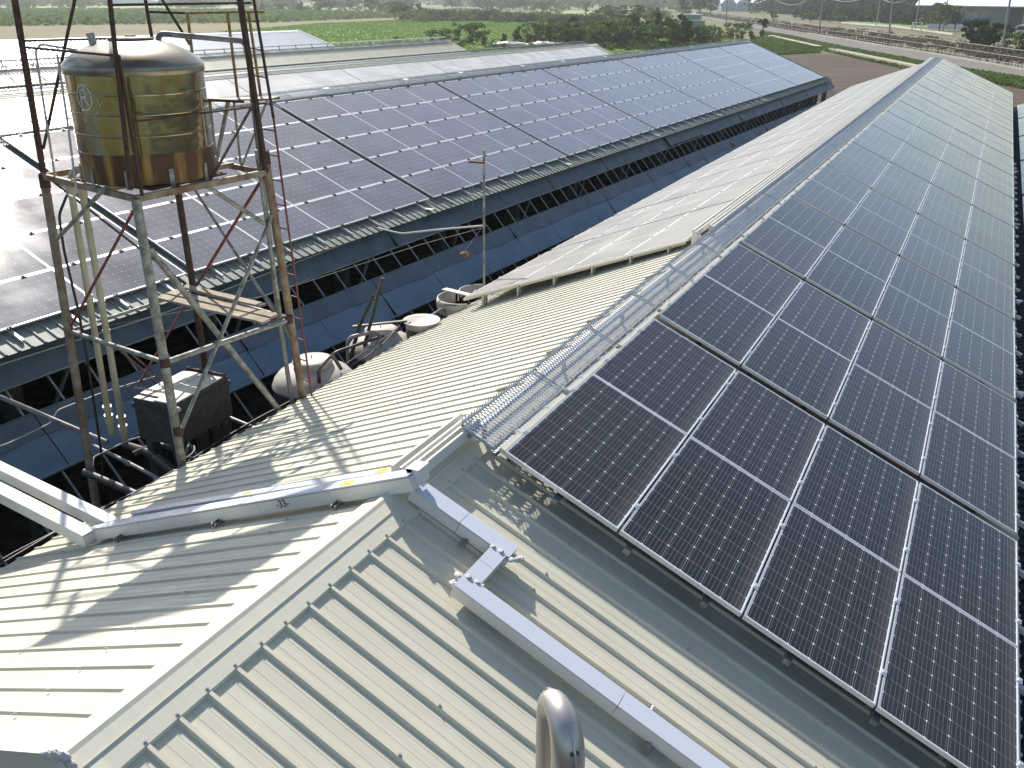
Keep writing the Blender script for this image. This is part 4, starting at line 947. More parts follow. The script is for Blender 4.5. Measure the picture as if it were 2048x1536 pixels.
# concrete trough with pale lid
TRo = empty('trough', (-5.868, 2.266, -2.592), 'dark rectangular tank with a pale sunlit lid, inside the tower legs', 'trough')
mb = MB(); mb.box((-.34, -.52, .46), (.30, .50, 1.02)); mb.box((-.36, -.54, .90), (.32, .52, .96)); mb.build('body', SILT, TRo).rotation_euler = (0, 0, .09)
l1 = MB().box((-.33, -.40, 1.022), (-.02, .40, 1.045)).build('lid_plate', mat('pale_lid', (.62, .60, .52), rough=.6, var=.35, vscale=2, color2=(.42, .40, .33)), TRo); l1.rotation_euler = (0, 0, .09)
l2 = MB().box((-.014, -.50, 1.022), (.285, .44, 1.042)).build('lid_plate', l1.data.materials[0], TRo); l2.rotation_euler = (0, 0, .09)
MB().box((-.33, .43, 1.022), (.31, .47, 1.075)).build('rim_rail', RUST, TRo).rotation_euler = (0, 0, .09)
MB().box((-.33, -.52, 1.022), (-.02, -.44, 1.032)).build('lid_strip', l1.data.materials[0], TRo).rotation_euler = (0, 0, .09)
for x, y in ((-.25, -.4), (.22, -.4), (.22, .4), (-.25, .4)): MB().box((x - .06, y - .06, GZ + 2.58), (x + .06, y + .06, .46)).build('leg', SILT, TRo)
lamp = MB().lathe([(0, .05), (.03, .045), (.05, .02), (.05, 0), (.0, -.01)], n=16).build('work_lamp', ZINC); lamp.location = (-5.471, 1.775, -1.621); tag(lamp, 'small round bright reflector at the near corner of the trough', 'lamp')

# fibreglass tanks
def frp_tank(c, r_, label, open_neck=False, lid=True):
    root = empty('round_tank', (c[0], c[1], GZ), label, 'water tank', 'round fibreglass tanks by the eave')
    zt = c[2] - GZ
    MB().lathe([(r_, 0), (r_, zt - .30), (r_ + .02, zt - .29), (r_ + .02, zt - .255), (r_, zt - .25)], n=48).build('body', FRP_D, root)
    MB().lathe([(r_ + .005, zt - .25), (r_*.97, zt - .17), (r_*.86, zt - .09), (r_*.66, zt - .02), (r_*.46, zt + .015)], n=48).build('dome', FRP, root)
    MB().lathe([(r_*.46, zt - .02), (r_*.45, zt + .06), (r_*.45, zt + .075)] + ([(r_*.43, zt + .075), (r_*.43, zt - .1)] if open_neck else []), n=40).build('neck', FRP, root)
    if lid:
        MB().lathe([(r_*.49, zt + .07), (r_*.49, zt + .10), (r_*.38, zt + .125), (r_*.05, zt + .14), (0, zt + .14)], n=40).build('lid', FRP, root)
        MB().tube([(0, -.02, zt + .14), (0, -.02, zt + .18)], .008, 6).build('handle', PIPE_D, root)
    return root
t1 = frp_tank((-5.471, 4.325, -1.955), .60, 'round pale fibreglass tank with a domed lid, right beside the right tower leg')
t2 = frp_tank((-5.450, 6.028, -2.018), .55, 'second round fibreglass tank, its dome striped by shadow of the leaning post', lid=True)
for x, y, s_ in [(-5.659, 6.080, 0.908)]:
    MB().beam((-.30, -.35, -.02 - 1.80 - GZ), (.38, .2, -.01 - 1.80 - GZ + .03), .05, .03).build('strap', PIPE_D, t2)
nk = empty('open_tank', (-4.91, 6.41, GZ), 'narrow round tank with a flared open saucer top near the eave', 'water tank')
zt = -1.81 - GZ
MB().lathe([(.26, 0), (.26, zt - .08), (.29, zt), (.31, zt + .015), (.30, zt + .02), (.24, zt - .01), (.0, zt - .03)], n=40).build('body', FRP, nk)
MB().lathe([(.262, 0), (.262, zt - .10)], n=40).build('skirt', FRP_D, nk)
# broken fibreglass shell pieces
sh = empty('broken_tank_cover', (-4.95, 7.75, GZ), 'broken curved fibreglass tank cover pieces poking out beyond the eave below the glaring panels', 'tank cover')
zt = -1.83 - GZ
MB().lathe([(.42, zt - .20), (.44, zt - .02), (.42, zt + .04), (.40, zt + .04), (.40, zt - .20)], n=24, a0=PI*.75, a1=PI*1.75).build('shell_piece', FRP, sh)
o = MB().lathe([(.38, -.10), (.36, .08), (.34, .08), (.35, -.10)], n=18, a0=PI*.6, a1=PI*1.25).build('shell_piece', FRP, sh); o.location = (.18, .32, zt + .02)
MB().beam((-.42, .12, zt + .09), (.25, -.02, zt + .10), .13, .02).build('flat_strip', FRP, sh)
MB().tube([(-.1, -.42, zt - .01), (0, -.44, zt + .03), (.15, -.41, zt + .03)], .012, 6).build('slot', BLACK, sh)
MB().lathe([(.40, 0), (.40, zt - .2)], n=24).build('body', FRP_D, sh)
# pipes on and between the round tanks
pipe('vent_pipe', [(-5.115, 4.011, -2.174), (-5.115, 4.011, -1.830), (-5.136, 4.367, -1.725), (-5.032, 4.429, -1.965)], .028, PIPE_D, 'dark bent pipe standing over the first round tank')
pipe('vent_pipe', [(-5.606, 5.297, -2.854), (-5.606, 5.328, -1.871), (-5.293, 5.746, -1.830), (-5.272, 5.767, -2.227)], .030, PVC_G, 'upside down U shaped grey pipe behind the leaning post')
pipe('vent_pipe', [(-5.606, 4.774, -2.070), (-5.523, 4.931, -1.955), (-5.366, 5.537, -1.955), (-5.188, 6.164, -1.934)], .024, PIPE_D, 'long dark pipe linking the first round tank to the saucer topped one')
pipe('vent_pipe', [(-5.084, 6.707, -1.934), (-5.032, 7.282, -1.871), (-5.011, 7.439, -2.122)], .022, PVC_G, 'thin pale pipe between the saucer top and the broken cover')
pipe('cable', [(-5.241, 4.931, -2.122), (-5.084, 5.035, -2.018), (-5.032, 5.453, -1.934), (-5.136, 6.185, -1.809)], .010, BLACK, 'black cable over the second round tank', 'cable')
pipe('cable', [(-5.324, 4.722, -2.122), (-5.188, 5.349, -1.965), (-5.115, 5.976, -1.871), (-5.032, 6.289, -1.809)], .008, BLACK, 'thin black cable running up to the saucer top', 'cable')
# leaning dark post
dp = empty('leaning_post', (-5.72, 5.45, GZ), 'dark old timber post leaning out of the gap with two short pieces strapped on', 'post')
Di = Matrix.Translation(-dp.location)
part(MB().beam((-5.690, 5.474, -2.854), (-5.221, 5.829, -0.973), .075, .05), 'timber', WOOD_D, dp, Di)
part(MB().beam((-5.554, 5.600, -1.756), (-5.324, 5.725, -1.234), .035, .05), 'timber', WOOD_D, dp, Di)
part(MB().beam((-5.680, 5.474, -2.279), (-5.533, 5.589, -1.704), .05, .06), 'timber', WOOD_D, dp, Di)
part(MB().beam((-5.366, 5.704, -1.318), (-5.293, 5.830, -1.318), .02, .02), 'cleat', RUST, dp, Di)
# thin pole with bracket arm
po = empty('thin_pole', (-5.0, 8.64, GZ), 'thin grey steel pole with a small triangular rusty arm near its top', 'pole')
Pi = Matrix.Translation(-po.location)
part(MB().tube([(-4.990, 8.609, -4.600), (-4.948, 8.578, -1.809), (-4.903, 8.543, 0.630)], .022, 10), 'shaft', ZINC_OLD, po, Pi)
part(MB().beam((-4.904, 8.542, 0.417), (-5.136, 8.411, 0.433), .05, .035), 'arm', REDOX, po, Pi)
part(MB().beam((-5.136, 8.411, 0.438), (-4.906, 8.542, 0.553), .006, .006), 'stay', ZINC, po, Pi)
part(MB().tube([(-5.126, 8.411, 0.417), (-5.126, 8.411, -0.241)], .002, 4), 'string', CABLE, po, Pi)
part(MB().tube([(-5.063, 8.442, 0.417), (-5.073, 8.442, -0.346)], .002, 4), 'string', CABLE, po, Pi)
pipe('conduit', [(-6.808, 7.961, -0.826), (-6.286, 7.961, -0.868), (-5.796, 8.303, -0.816), (-4.948, 8.557, -0.696)], .016, CABLE, 'thin white pipe reaching from the pole to the blue tarped barn')
pipe('wire', [(-8.898, 2.736, -1.547), (-7.331, 5.453, -1.474), (-5.796, 7.857, -0.973), (-4.948, 8.557, -0.732)], .004, CABLE, 'hair thin wire strung from the left eave to the thin pole', 'wire', 5)
nest = blob('dry_nest', (0, 0, 0), .085, mat('dry_brown_clump', (.36, .20, .11), rough=.9, var=.6, vscale=20, bump=.8, bscale=60), None, 77, 8, (1, .9, .6)); nest.location = (-5.366, 8.609, -1.286)
tag(nest, 'small brown dried clump in front of the blue tarp, left of the thin pole', 'clump')
pipe('wire', [(-5.366, 8.609, -1.224), (-4.969, 8.588, -0.722)], .002, CABLE, 'hair thin string holding the brown clump to the pole', 'string', 4)

# gooseneck vent on the near right slope
STEEL = mat('brushed_steel', (.60, .57, .53), rough=.38, metal=.8, color2=(.45, .42, .39), vscale=4, rvar=.15)
vx, vy = 1.555, -2.60
gv = empty('gooseneck_vent', (vx, vy, zRoofR(vx)), 'curved brushed steel gooseneck vent pipe rising at the bottom picture edge', 'vent')
H0 = .56 - zRoofR(vx)
dv = Vector((.72, -.69, 0)).normalized()
arc = [Vector((0, 0, 0)), Vector((0, 0, H0 - .14))]
for i in range(1, 17):
    t = PI * i / 16; arc.append(Vector((0, 0, H0 - .14)) + dv * (.115 - .115 * math.cos(t)) + Vector((0, 0, .14 * math.sin(t))))
arc.append(dv * .23 + Vector((0, 0, H0 - .55)))
MB().tube(arc, [.040]*2 + [.040 + .012 * (1 - math.cos(PI*i/16)) / 2 * 2 for i in range(1, 17)] + [.062], 24, caps=False).build('pipe', STEEL, gv)
mb = MB()
for sgn in (1, -1):
    fin = [(p + (Vector((0, 0, 1)) if i < 1 else Vector((0,0,0)))) for i, p in enumerate(arc)]
ctr = dv * .115 + Vector((0, 0, H0 - .14))
fin = []
for i in range(0, 17):
    t = PI * i / 16; out = -dv * math.cos(t) + Vector((0, 0, math.sin(t))); fin.append((ctr + out * (.115 + .044 + .0014 * i), ctr + out * (.115 + .058 + .0014 * i)))
sd_ = dv.cross(Vector((0, 0, 1))) * .004
vs = []
for a, b in fin: vs += [a - sd_, b - sd_, b + sd_, a + sd_]
mb.add(vs, [(i*4+k, i*4+(k+1) % 4, (i+1)*4+(k+1) % 4, (i+1)*4+k) for i in range(16) for k in range(4)])
mb.build('seam_flange', STEEL, gv)
for i in (2, 5, 8, 11, 14):
    t = PI * i / 16; out = -dv * math.cos(t) + Vector((0, 0, math.sin(t))); c = ctr + out * (.166 + .0014 * i)
    MB().tube([c - sd_ * 4, c + sd_ * 4], .007, 6).build('bolt', PIPE_D, gv)
MB().lathe([(.16, .0), (.15, .02), (.07, .05), (.066, .12)], n=24).build('collar', STEEL, gv)

# ------------------------------------------------------------------ vegetation
def leaf_mat(name, c1, c2, trans=.25):
    m = bpy.data.materials.new(name); m.use_nodes = True; n = m.node_tree.nodes; L = m.node_tree.links
    b = n['Principled BSDF']; b.inputs['Roughness'].default_value = .8; b.inputs['Specular IOR Level'].default_value = .08
    g = n.new('ShaderNodeNewGeometry'); t = n.new('ShaderNodeTexNoise'); t.inputs['Scale'].default_value = 1.4; t.inputs['Detail'].default_value = 3
    L.new(g.outputs['Position'], t.inputs['Vector'])
    oi = n.new('ShaderNodeObjectInfo'); ad = n.new('ShaderNodeMath'); ad.operation = 'MULTIPLY_ADD'; ad.inputs[1].default_value = .5; ad.inputs[2].default_value = -.25
    L.new(oi.outputs['Random'], ad.inputs[0]); a2 = n.new('ShaderNodeMath'); a2.operation = 'ADD'; L.new(ad.outputs[0], a2.inputs[0]); L.new(t.outputs['Fac'], a2.inputs[1])
    r = n.new('ShaderNodeValToRGB'); r.color_ramp.elements[0].position = .3; r.color_ramp.elements[1].position = .7
    r.color_ramp.elements[0].color = (*c2, 1); r.color_ramp.elements[1].color = (*c1, 1); L.new(a2.outputs[0], r.inputs[0]); L.new(r.outputs[0], b.inputs['Base Color'])
    tr = n.new('ShaderNodeBsdfTranslucent'); L.new(r.outputs[0], tr.inputs[0]); mx = n.new('ShaderNodeMixShader'); mx.inputs[0].default_value = trans
    L.new(b.outputs[0], mx.inputs[1]); L.new(tr.outputs[0], mx.inputs[2]); L.new(mx.outputs[0], n['Material Output'].inputs[0])
    return m
LF = leaf_mat('leaf_mid', (.12, .17, .05), (.045, .08, .022), .35)
GRS = leaf_mat('grass_blade', (.115, .17, .045), (.075, .12, .03), .4); LFD = leaf_mat('leaf_dark', (.06, .10, .03), (.022, .042, .014), .25)
LFS = leaf_mat('dry_weeds', (.16, .125, .08), (.09, .085, .05), .2)
LFP = leaf_mat('leaf_pale', (.16, .19, .075), (.08, .11, .04)); LFR = leaf_mat('reed_leaf', (.22, .21, .12), (.12, .13, .065))
LFY = leaf_mat('leaf_yellowish', (.19, .21, .06), (.07, .11, .03)); BARK = mat('bark', (.16, .13, .10), rough=.9, var=.5, vscale=5)
LFC = leaf_mat('crop_leaf', (.20, .26, .10), (.11, .16, .05), .35)
def quads(name, pts, size, m, up=.25, aspect=1.6, seed=1):
    """many leaf shaped faces, one per point"""
    rs = np.random.RandomState(seed); P = np.asarray(pts, dtype=np.float64); n = len(P)
    d = rs.normal(size=(n, 3)); d[:, 2] *= .6; d /= np.linalg.norm(d, axis=1)[:, None]
    e = rs.normal(size=(n, 3)); e -= (e * d).sum(1)[:, None] * d; e /= np.linalg.norm(e, axis=1)[:, None]
    s_ = size * rs.uniform(.6, 1.3, n)[:, None]
    a = d * s_ * aspect * .5; b = e * s_ * .5
    V = np.stack([P - a, P - a*.1 + b, P + a, P - a*.1 - b], 1).reshape(-1, 3)
    me = bpy.data.meshes.new(name); me.vertices.add(4*n); me.vertices.foreach_set('co', V.ravel())
    me.loops.add(4*n); me.loops.foreach_set('vertex_index', np.arange(4*n, dtype=np.int32))
    me.polygons.add(n); me.polygons.foreach_set('loop_start', np.arange(0, 4*n, 4, dtype=np.int32))
    me.update(); me.materials.append(m); return me
def crown_pts(kind, n, rs):
    """unit tree: height 1, returns leaf points and limb list"""
    pts = []; limbs = []
    if kind == 'round': cl = [(rs.normal(0, .20), rs.normal(0, .20), rs.uniform(.28, .92), rs.uniform(.07, .17)) for _ in range(30)]; base = .2
    elif kind == 'broad': cl = [(rs.normal(0, .27), rs.normal(0, .27), rs.uniform(.22, .9), rs.uniform(.07, .19)) for _ in range(40)]; base = .15
    elif kind == 'tall': cl = [(rs.normal(0, .10), rs.normal(0, .10), rs.uniform(.2, .95), rs.uniform(.06, .13)) for _ in range(18)]; base = .15
    elif kind == 'shrub': cl = [(rs.normal(0, .32), rs.normal(0, .32), rs.uniform(.1, .9), rs.uniform(.07, .20)) for _ in range(30)]; base = .05
    elif kind == 'papaya':
        cl = [(rs.normal(0, .12), rs.normal(0, .12), rs.uniform(.55, .95), rs.uniform(.07, .14)) for _ in range(9)] + [(rs.normal(0, .16), rs.normal(0, .16), rs.uniform(.05, .35), rs.uniform(.08, .15)) for _ in range(5)]; base = .4
    tot = sum(c[3]**2 for c in cl)
    for x, y, z, r_ in cl:
        k = int(n * r_**2 / tot)
        v = rs.normal(size=(k, 3)); v /= np.linalg.norm(v, axis=1)[:, None]; v *= (rs.uniform(.35, 1.1, k) ** .6)[:, None] * r_
        v[:, 2] *= .75; pts.append(v + (x, y, z)); limbs.append((x, y, z))
    P = np.concatenate(pts); P[:, 2] = np.abs(P[:, 2]); return P, limbs, base
TPL = {}
def template(kind, m, var, n=620, lsize=.055):
    key = (kind, m.name, var)
    if key not in TPL:
        rs = np.random.RandomState(hash((kind, var)) % 1000 if False else (sum(map(ord, kind)) * 7 + var * 31) % 9973)
        P, limbs, base = crown_pts(kind, n, rs)
        cm = quads('crown', P, lsize, m, seed=var + 3)
        mb = MB(); mb.tube([(0, 0, -.02), (.01, .0, base), (.0, .01, .6)], [.030, .022, .010], 7)
        for x, y, z in limbs[:7]: mb.tube([(0, 0, base * rs.uniform(.7, 1.3)), (x*.5, y*.5, z*.75), (x, y, z)], [.014, .009, .003], 5)
        TPL[key] = (cm, mb.mesh('trunk', BARK))
    return TPL[key]
def tree(x, y, h, kind, m, label, cat='tree', group=None, wide=1.0, name='tree', lsize=.055, n=620):
    cm, tm = template(kind, m, R.randrange(3), n=n, lsize=lsize)
    M_ = Matrix.Translation((x, y, GZ)) @ Matrix.Rotation(R.uniform(0, 6.28), 4, 'Z') @ Matrix.Diagonal((h*wide*R.uniform(.85, 1.15), h*wide*R.uniform(.85, 1.15), h, 1))
    t = empty(name, M=M_, label=label, cat=cat, group=group)
    inst('trunk', tm, t); inst('crown', cm, t); return t
ROW = [(-90.3,131.7,1.1),(-81.1,129.4,2.1),(-82.2,136.7,2.2),(-81.1,141.6,2.9),(-77.8,139.4,1.9),(-74.5,141.5,1.5),(-72.6,142.6,2.4),(-72.2,147.2,2.9),(-70.4,148.2,2.3),(-67.0,146.1,3.0),(-66.4,150.7,3.7),(-60.5,142.1,2.5),(-61.3,149.6,3.2),(-58.1,147.5,3.5),(-54.9,145.5,3.6),(-54.2,149.9,4.1),(-51.0,147.9,3.3),(-50.3,152.3,4.3),(-45.7,145.6,3.7),(-46.5,154.7,4.0),(-44.8,155.7,2.5),(-49.9,180.3,2.2),(-64.8,170.9,2.8),(-60.2,173.8,3.0),(-57.8,180.7,3.1),(-49.1,186.3,1.8),(-46.7,187.8,2.5),(-43.6,184.3,2.6),(-42.3,196.3,3.0),(-40.9,180.8,1.5)]
n_ = len(ROW)
NUM = ORD + ['seventeenth', 'eighteenth', 'nineteenth', 'twentieth', 'twenty first', 'twenty second', 'twenty third', 'twenty fourth', 'twenty fifth', 'twenty sixth', 'twenty seventh', 'twenty eighth', 'twenty ninth', 'thirtieth']
for i, (x, y, h) in enumerate(sorted(ROW, key=lambda t: math.atan2(t[0] - 2.67, t[1] + 5.07))):
    k = R.choice(['papaya', 'shrub', 'shrub', 'tall', 'shrub'])
    mm_ = R.choice([LF, LFY, LFY, LF, LF])
    tree(x, y, h * 1.25, k, mm_, ('%s small garden tree from the left in the planted row before the green field' % NUM[i] ), 'tree', 'small garden trees in a row before the green field' , 1.05, 'garden_tree', .075, 900)
# dense leafy fill between the garden trees
rs = np.random.RandomState(5)
pp = []
for _ in range(26):
    t = R.random(); P_, _l, _b = crown_pts(R.choice(['shrub', 'round', 'papaya']), 800, rs); h_ = R.uniform(2.4, 4.2)
    pp.append(P_ * (h_, h_, h_) + (-66 + 24 * t + R.gauss(0, 1.5), 143 + 12 * t + R.gauss(0, 3.5), GZ))
o = link(bpy.data.objects.new('thicket', quads('thicket', np.concatenate(pp), .25, LF, seed=8))); tag(o, 'dense leafy thicket in the right part of the garden tree row', 'thicket', kind='stuff')
pp = []
for _ in range(330):
    t = rs.uniform() ** .8; cx = -75 + 38 * t + rs.normal(0, 2.2); cy = 138 + 12 * t + rs.normal(0, 4.5); r_ = rs.uniform(.5, 1.3)
    if t < .35 and rs.uniform() < .6: continue
    v = rs.normal(size=(110, 3)); v /= np.linalg.norm(v, axis=1)[:, None]; v *= rs.uniform(.4, 1, (110, 1)) * r_; v[:, 2] = np.abs(v[:, 2]) * .9; pp.append(v + (cx, cy, GZ))
o = link(bpy.data.objects.new('undergrowth', quads('undergrowth', np.concatenate(pp), .24, LF, seed=2))); tag(o, 'leafy low undergrowth between the small garden trees', 'undergrowth', kind='stuff')
# pale mulch and sacks showing among them
for i, (x, y, l, lab) in enumerate([(-70, 134.5, 7.0, 'pale plastic covered heap among the garden trees, left one'), (-64.2, 137.5, 9.0, 'pale plastic covered heap among the garden trees, right one')]):
    o = blob('plastic_heap', (0, 0, 0), 1.0, mat('pale_plastic', (.50, .47, .40), rough=.6), None, 60 + i, 8, (l/2, 1.0, .7)); o.location = (x, y, GZ + .2); o.rotation_euler = (0, 0, .3); tag(o, lab, 'heap')
MID = [(-306.2,365.8,4.9),(-298.8,372.0,6.5),(-313.6,399.6,7.0),(-316.3,419.7,5.4),(-279.7,388.1,7.1),(-212.1,309.8,5.6),(-207.7,313.1,5.2),(-214.6,331.9,4.1),(-316.9,529.4,7.0),(-303.6,542.0,6.4),(-323.2,595.2,5.4),(-262.8,519.1,7.3),(-238.4,488.6,5.6),(-205.7,431.5,5.5),(-188.2,446.1,5.5),(-110.8,284.2,5.3),(-109.8,292.3,3.9),(-105.7,295.3,5.4),(-101.5,298.3,4.3),(-123.4,403.1,7.2),(-124.8,430.5,9.2),(-127.9,460.1,8.2),(-323.0,370.8,3.9),(-329.0,365.7,4.5),(-73.9,351.6,3.7),(-73.7,392.3,3.2),(-56.7,330.2,3.1),(-45.8,323.0,2.6),(-51.1,334.2,2.3)]
for i, (x, y, h) in enumerate(sorted(MID, key=lambda t: math.atan2(t[0] - 2.67, t[1] + 5.07))):
    tree(x, y, h * 1.1, R.choice(['round', 'broad', 'round', 'tall']), R.choice([LF, LFP, LFD, LFP]), '%s scattered far tree from the left, beyond the fields' % NUM[i], 'tree', 'scattered trees beyond the fields', 1.5, 'far_tree', .09, 420)
# shrubs filling the field edges
EDGE = [(-190, 300, -100, 372), (-185, 262, -112, 292), (-330, 372, -250, 405)]
k = 0
SHR = []
for x0, y0, x1, y1 in EDGE:
    for _ in range(22):
        t = R.random(); SHR.append((x0 + (x1-x0)*t + R.gauss(0, 4), y0 + (y1-y0)*t + R.gauss(0, 4), R.uniform(2.2, 4.2)))
for q in range(3):
    pp = []
    for x, y, h in SHR[q*22:(q+1)*22]:
        P, _, _ = crown_pts('shrub', 380, rs); P = P * (h * 1.5, h * 1.5, h) + (x, y, GZ); pp.append(P)
    o = link(bpy.data.objects.new('bushes', quads('bushes', np.concatenate(pp), .38, [LFP, LF, LFP][q], seed=70 + q)))
    tag(o, ['hazy belt of bushes behind the reeds, centre of the view', 'hazy belt of bushes at the right end of the green field', 'hazy belt of bushes beyond the tall crop, left'][q], 'bushes', kind='stuff')
REED = [(-177.5,275.8,4.1),(-173.6,278.7,4.1),(-169.6,281.6,4.2),(-165.7,284.5,4.2),(-161.7,287.4,4.2),(-157.7,290.3,4.2),(-148.4,280.3,3.3),(-144.5,283.0,3.3),(-140.7,285.9,3.3),(-136.7,288.7,3.3),(-125.8,273.6,2.8),(-122.1,276.2,2.8),(-118.4,278.9,2.8),(-114.6,281.5,2.8)]
pp = []
for x, y, h in REED:
    k = 900; v = rs.uniform(-1, 1, (k, 3)); v[:, 0] = v[:, 0] * 2.6 + x; v[:, 1] = v[:, 1] * 2.2 + y; v[:, 2] = GZ + (np.abs(v[:, 2]) ** .8) * h * rs.uniform(.6, 1.0, k); pp.append(v)
o = link(bpy.data.objects.new('reeds', quads('reeds', np.concatenate(pp), .42, LFR, aspect=2.4, seed=9))); tag(o, 'thick stand of tall grey green reeds along the far edge of the green field', 'reeds', kind='stuff')
BIG = [(-12.6,266.4,8.9,'round',LFP,'pale green rounded tree in front of the big roadside building, left of two',1.1),(-9.5,277.6,7.7,'round',LF,'greyish rounded tree in front of the big roadside building, right of two',1.1),
       (-1.3,174.5,5.9,'broad',LFD,'large dark green bushy tree right behind the roadside fence',1.15),(1.4,168.8,5.2,'broad',LFD,'dark green bush joined to the large one behind the roadside fence',1.1),
       (5.4,150.7,4.6,'shrub',LF,'olive green bush behind the fence at the right picture edge',1.2),(7.3,149.0,4.6,'shrub',LF,'olive green bush behind the fence, cut by the right picture edge',1.2)]
for x, y, h, k, m_, lab, wd_ in BIG:
    tree(x, y, h * .80, k, m_, lab, 'tree', None, wd_, 'roadside_tree', .052, 5200)
# far woods and horizon vegetation, one mass each
def mass(name, clumps, m, label, size, seed, per=120):
    rs = np.random.RandomState(seed); pp = []
    for x, y, r_, h in clumps:
        v = rs.normal(size=(per, 3)); v /= np.linalg.norm(v, axis=1)[:, None]; v *= (rs.uniform(.5, 1.05, per))[:, None]
        v[:, 0] *= r_; v[:, 1] *= r_; v[:, 2] = (v[:, 2] * .5 + .5) * h; pp.append(v + (x, y, GZ))
    o = link(bpy.data.objects.new(name, quads(name, np.concatenate(pp), size, m, seed=seed))); return tag(o, label, 'woodland', kind='stuff')
cl = []
for i in range(150):
    t = R.random(); x = -120 + 112 * t + R.gauss(0, 3); y = 520 - 125 * t + R.uniform(0, 60); cl.append((x, y, R.uniform(3.5, 7), R.uniform(9, 15)))
mass('far_wood', cl, LFD, 'dark hazy wood beyond the road and the small lawn', 1.5, 11, 130)
cl = []
for i in range(60):
    t = R.random(); cl.append((-70 + 58 * t + R.gauss(0, 3), 395 - 75 * t + R.gauss(0, 4), R.uniform(2.5, 4), R.uniform(3, 5)))
mass('far_hedge', cl, LFD, 'dark hedge line in front of the far wood', .9, 12, 90)
cl = []
for i in range(420):
    a = math.radians(R.uniform(-9, 66)); d = R.uniform(620, 1900); cl.append((2.7 - math.sin(a) * d, -5 + math.cos(a) * d, R.uniform(8, 22), R.uniform(4, 9) * (1 + d / 3000)))
mass('horizon_woods', cl, LF, 'hazy belt of distant trees near the horizon', 3.2, 13, 80)
cl = []
for i in range(60):
    cl.append((-96 + 88 * R.random(), 0, 1, 1))
# roadside scrub behind the fence
FEN = [(-133.6,455.4),(-92.9,356.8),(-58.2,275.9),(-37.8,225.5),(-24.4,193.7),(-14.3,168.5),(-6.0,149.9),(0.5,133.1),(5.6,120.0),(9.1,110.5)]
def along(t):
    t = max(0, min(t, len(FEN) - 1.001)); i = int(t); f = t - i; a, b = FEN[i], FEN[i+1]; return (a[0]+(b[0]-a[0])*f, a[1]+(b[1]-a[1])*f)
pp = []
for i in range(300):
    x, y = along(9 * math.sqrt(R.random())); r_ = R.uniform(.6, 1.8); v = rs.normal(size=(60, 3)); v /= np.linalg.norm(v, axis=1)[:, None]; v *= rs.uniform(.3, 1, (60, 1)) * r_
    v[:, 2] = np.abs(v[:, 2]) * .6; pp.append(v + (x + R.uniform(2, 16), y + R.uniform(1, 14), GZ))
o = link(bpy.data.objects.new('scrub', quads('scrub', np.concatenate(pp), .32, LFS, seed=21))); tag(o, 'dry scrub and weeds behind the roadside fence', 'scrub', kind='stuff')
# verge grass tufts
def tufts(name, poly, n, size, m, label, seed, hmax=.5):
    rs = np.random.RandomState(seed); P = np.array(poly); out = []
    x0, y0 = P.min(0); x1, y1 = P.max(0)
    while sum(len(o) for o in out) < n:
        q = np.stack([rs.uniform(x0, x1, n), rs.uniform(y0, y1, n)], 1); ins = np.zeros(n, bool); j = len(P) - 1
        for i in range(len(P)):
            c = ((P[i,1] > q[:,1]) != (P[j,1] > q[:,1])) & (q[:,0] < (P[j,0]-P[i,0])*(q[:,1]-P[i,1])/(P[j,1]-P[i,1]+1e-9)+P[i,0]); ins ^= c; j = i
        out.append(q[ins])
    q = np.concatenate(out)[:n]
    o = link(bpy.data.objects.new(name, quads(name, np.column_stack([q, GZ + .05 + rs.uniform(0, hmax, n)]), size, m, seed=seed))); return tag(o, label, name.replace('_', ' '), kind='stuff')
tufts('grass', POLYS['grass_a'], 26000, .22, GRS, 'rough green grass on the verge between ditch and road', 31, .30)
tufts('grass', POLYS['grass_b'], 14000, .22, GRS, 'rough green grass beside the brown ploughed plot', 32, .35)
tufts('grass', POLYS['grass_c'], 9000, .20, GRS, 'green weeds on the verge past the far gable of the cream barn', 33, .4)
tufts('corn_plants', POLYS['corn_ground'], 26000, 1.1, LFC, 'pale green rows of tall crop plants in the left far field', 34, 1.5)
tufts('crop_plants', POLYS['green_field'], 60000, .24, leaf_mat('bean_leaf', (.13, .23, .035), (.10, .185, .028), .4), 'low bright green crop plants covering the big field', 35, .12)
# ------------------------------------------------------------------ roadside fence
FMET = mat('fence_metal', (.20, .17, .15), rough=.6, metal=.3, var=.5, vscale=4)
fn = empty('roadside_fence', (FEN[5][0], FEN[5][1], GZ), 'long wire and pipe fence with dry brown stalks along the far side of the road', 'fence')
Fi = Matrix.Translation((-FEN[5][0], -FEN[5][1], -GZ))
pm = MB().tube([(0, 0, 0), (0, 0, 2.15)], .05, 6).mesh('post', ZINC_OLD)
d_ = 0; pts_f = []
for a, b in zip(FEN[:-1], FEN[1:]):
    L_ = math.dist(a, b); n = int(L_ / (2.0 if b[1] < 230 else 3.4))
    for i in range(n): pts_f.append((a[0]+(b[0]-a[0])*i/n, a[1]+(b[1]-a[1])*i/n))
for x, y in pts_f[::-1][:200]: inst('post', pm, fn, Matrix.Translation((x - FEN[5][0], y - FEN[5][1], 0)))
for z in (.5, 1.3, 2.1):
    part(MB().tube([(x, y, GZ + z) for x, y in FEN], .035, 5), 'rail', ZINC_OLD, fn, Fi)
mb = MB(); 
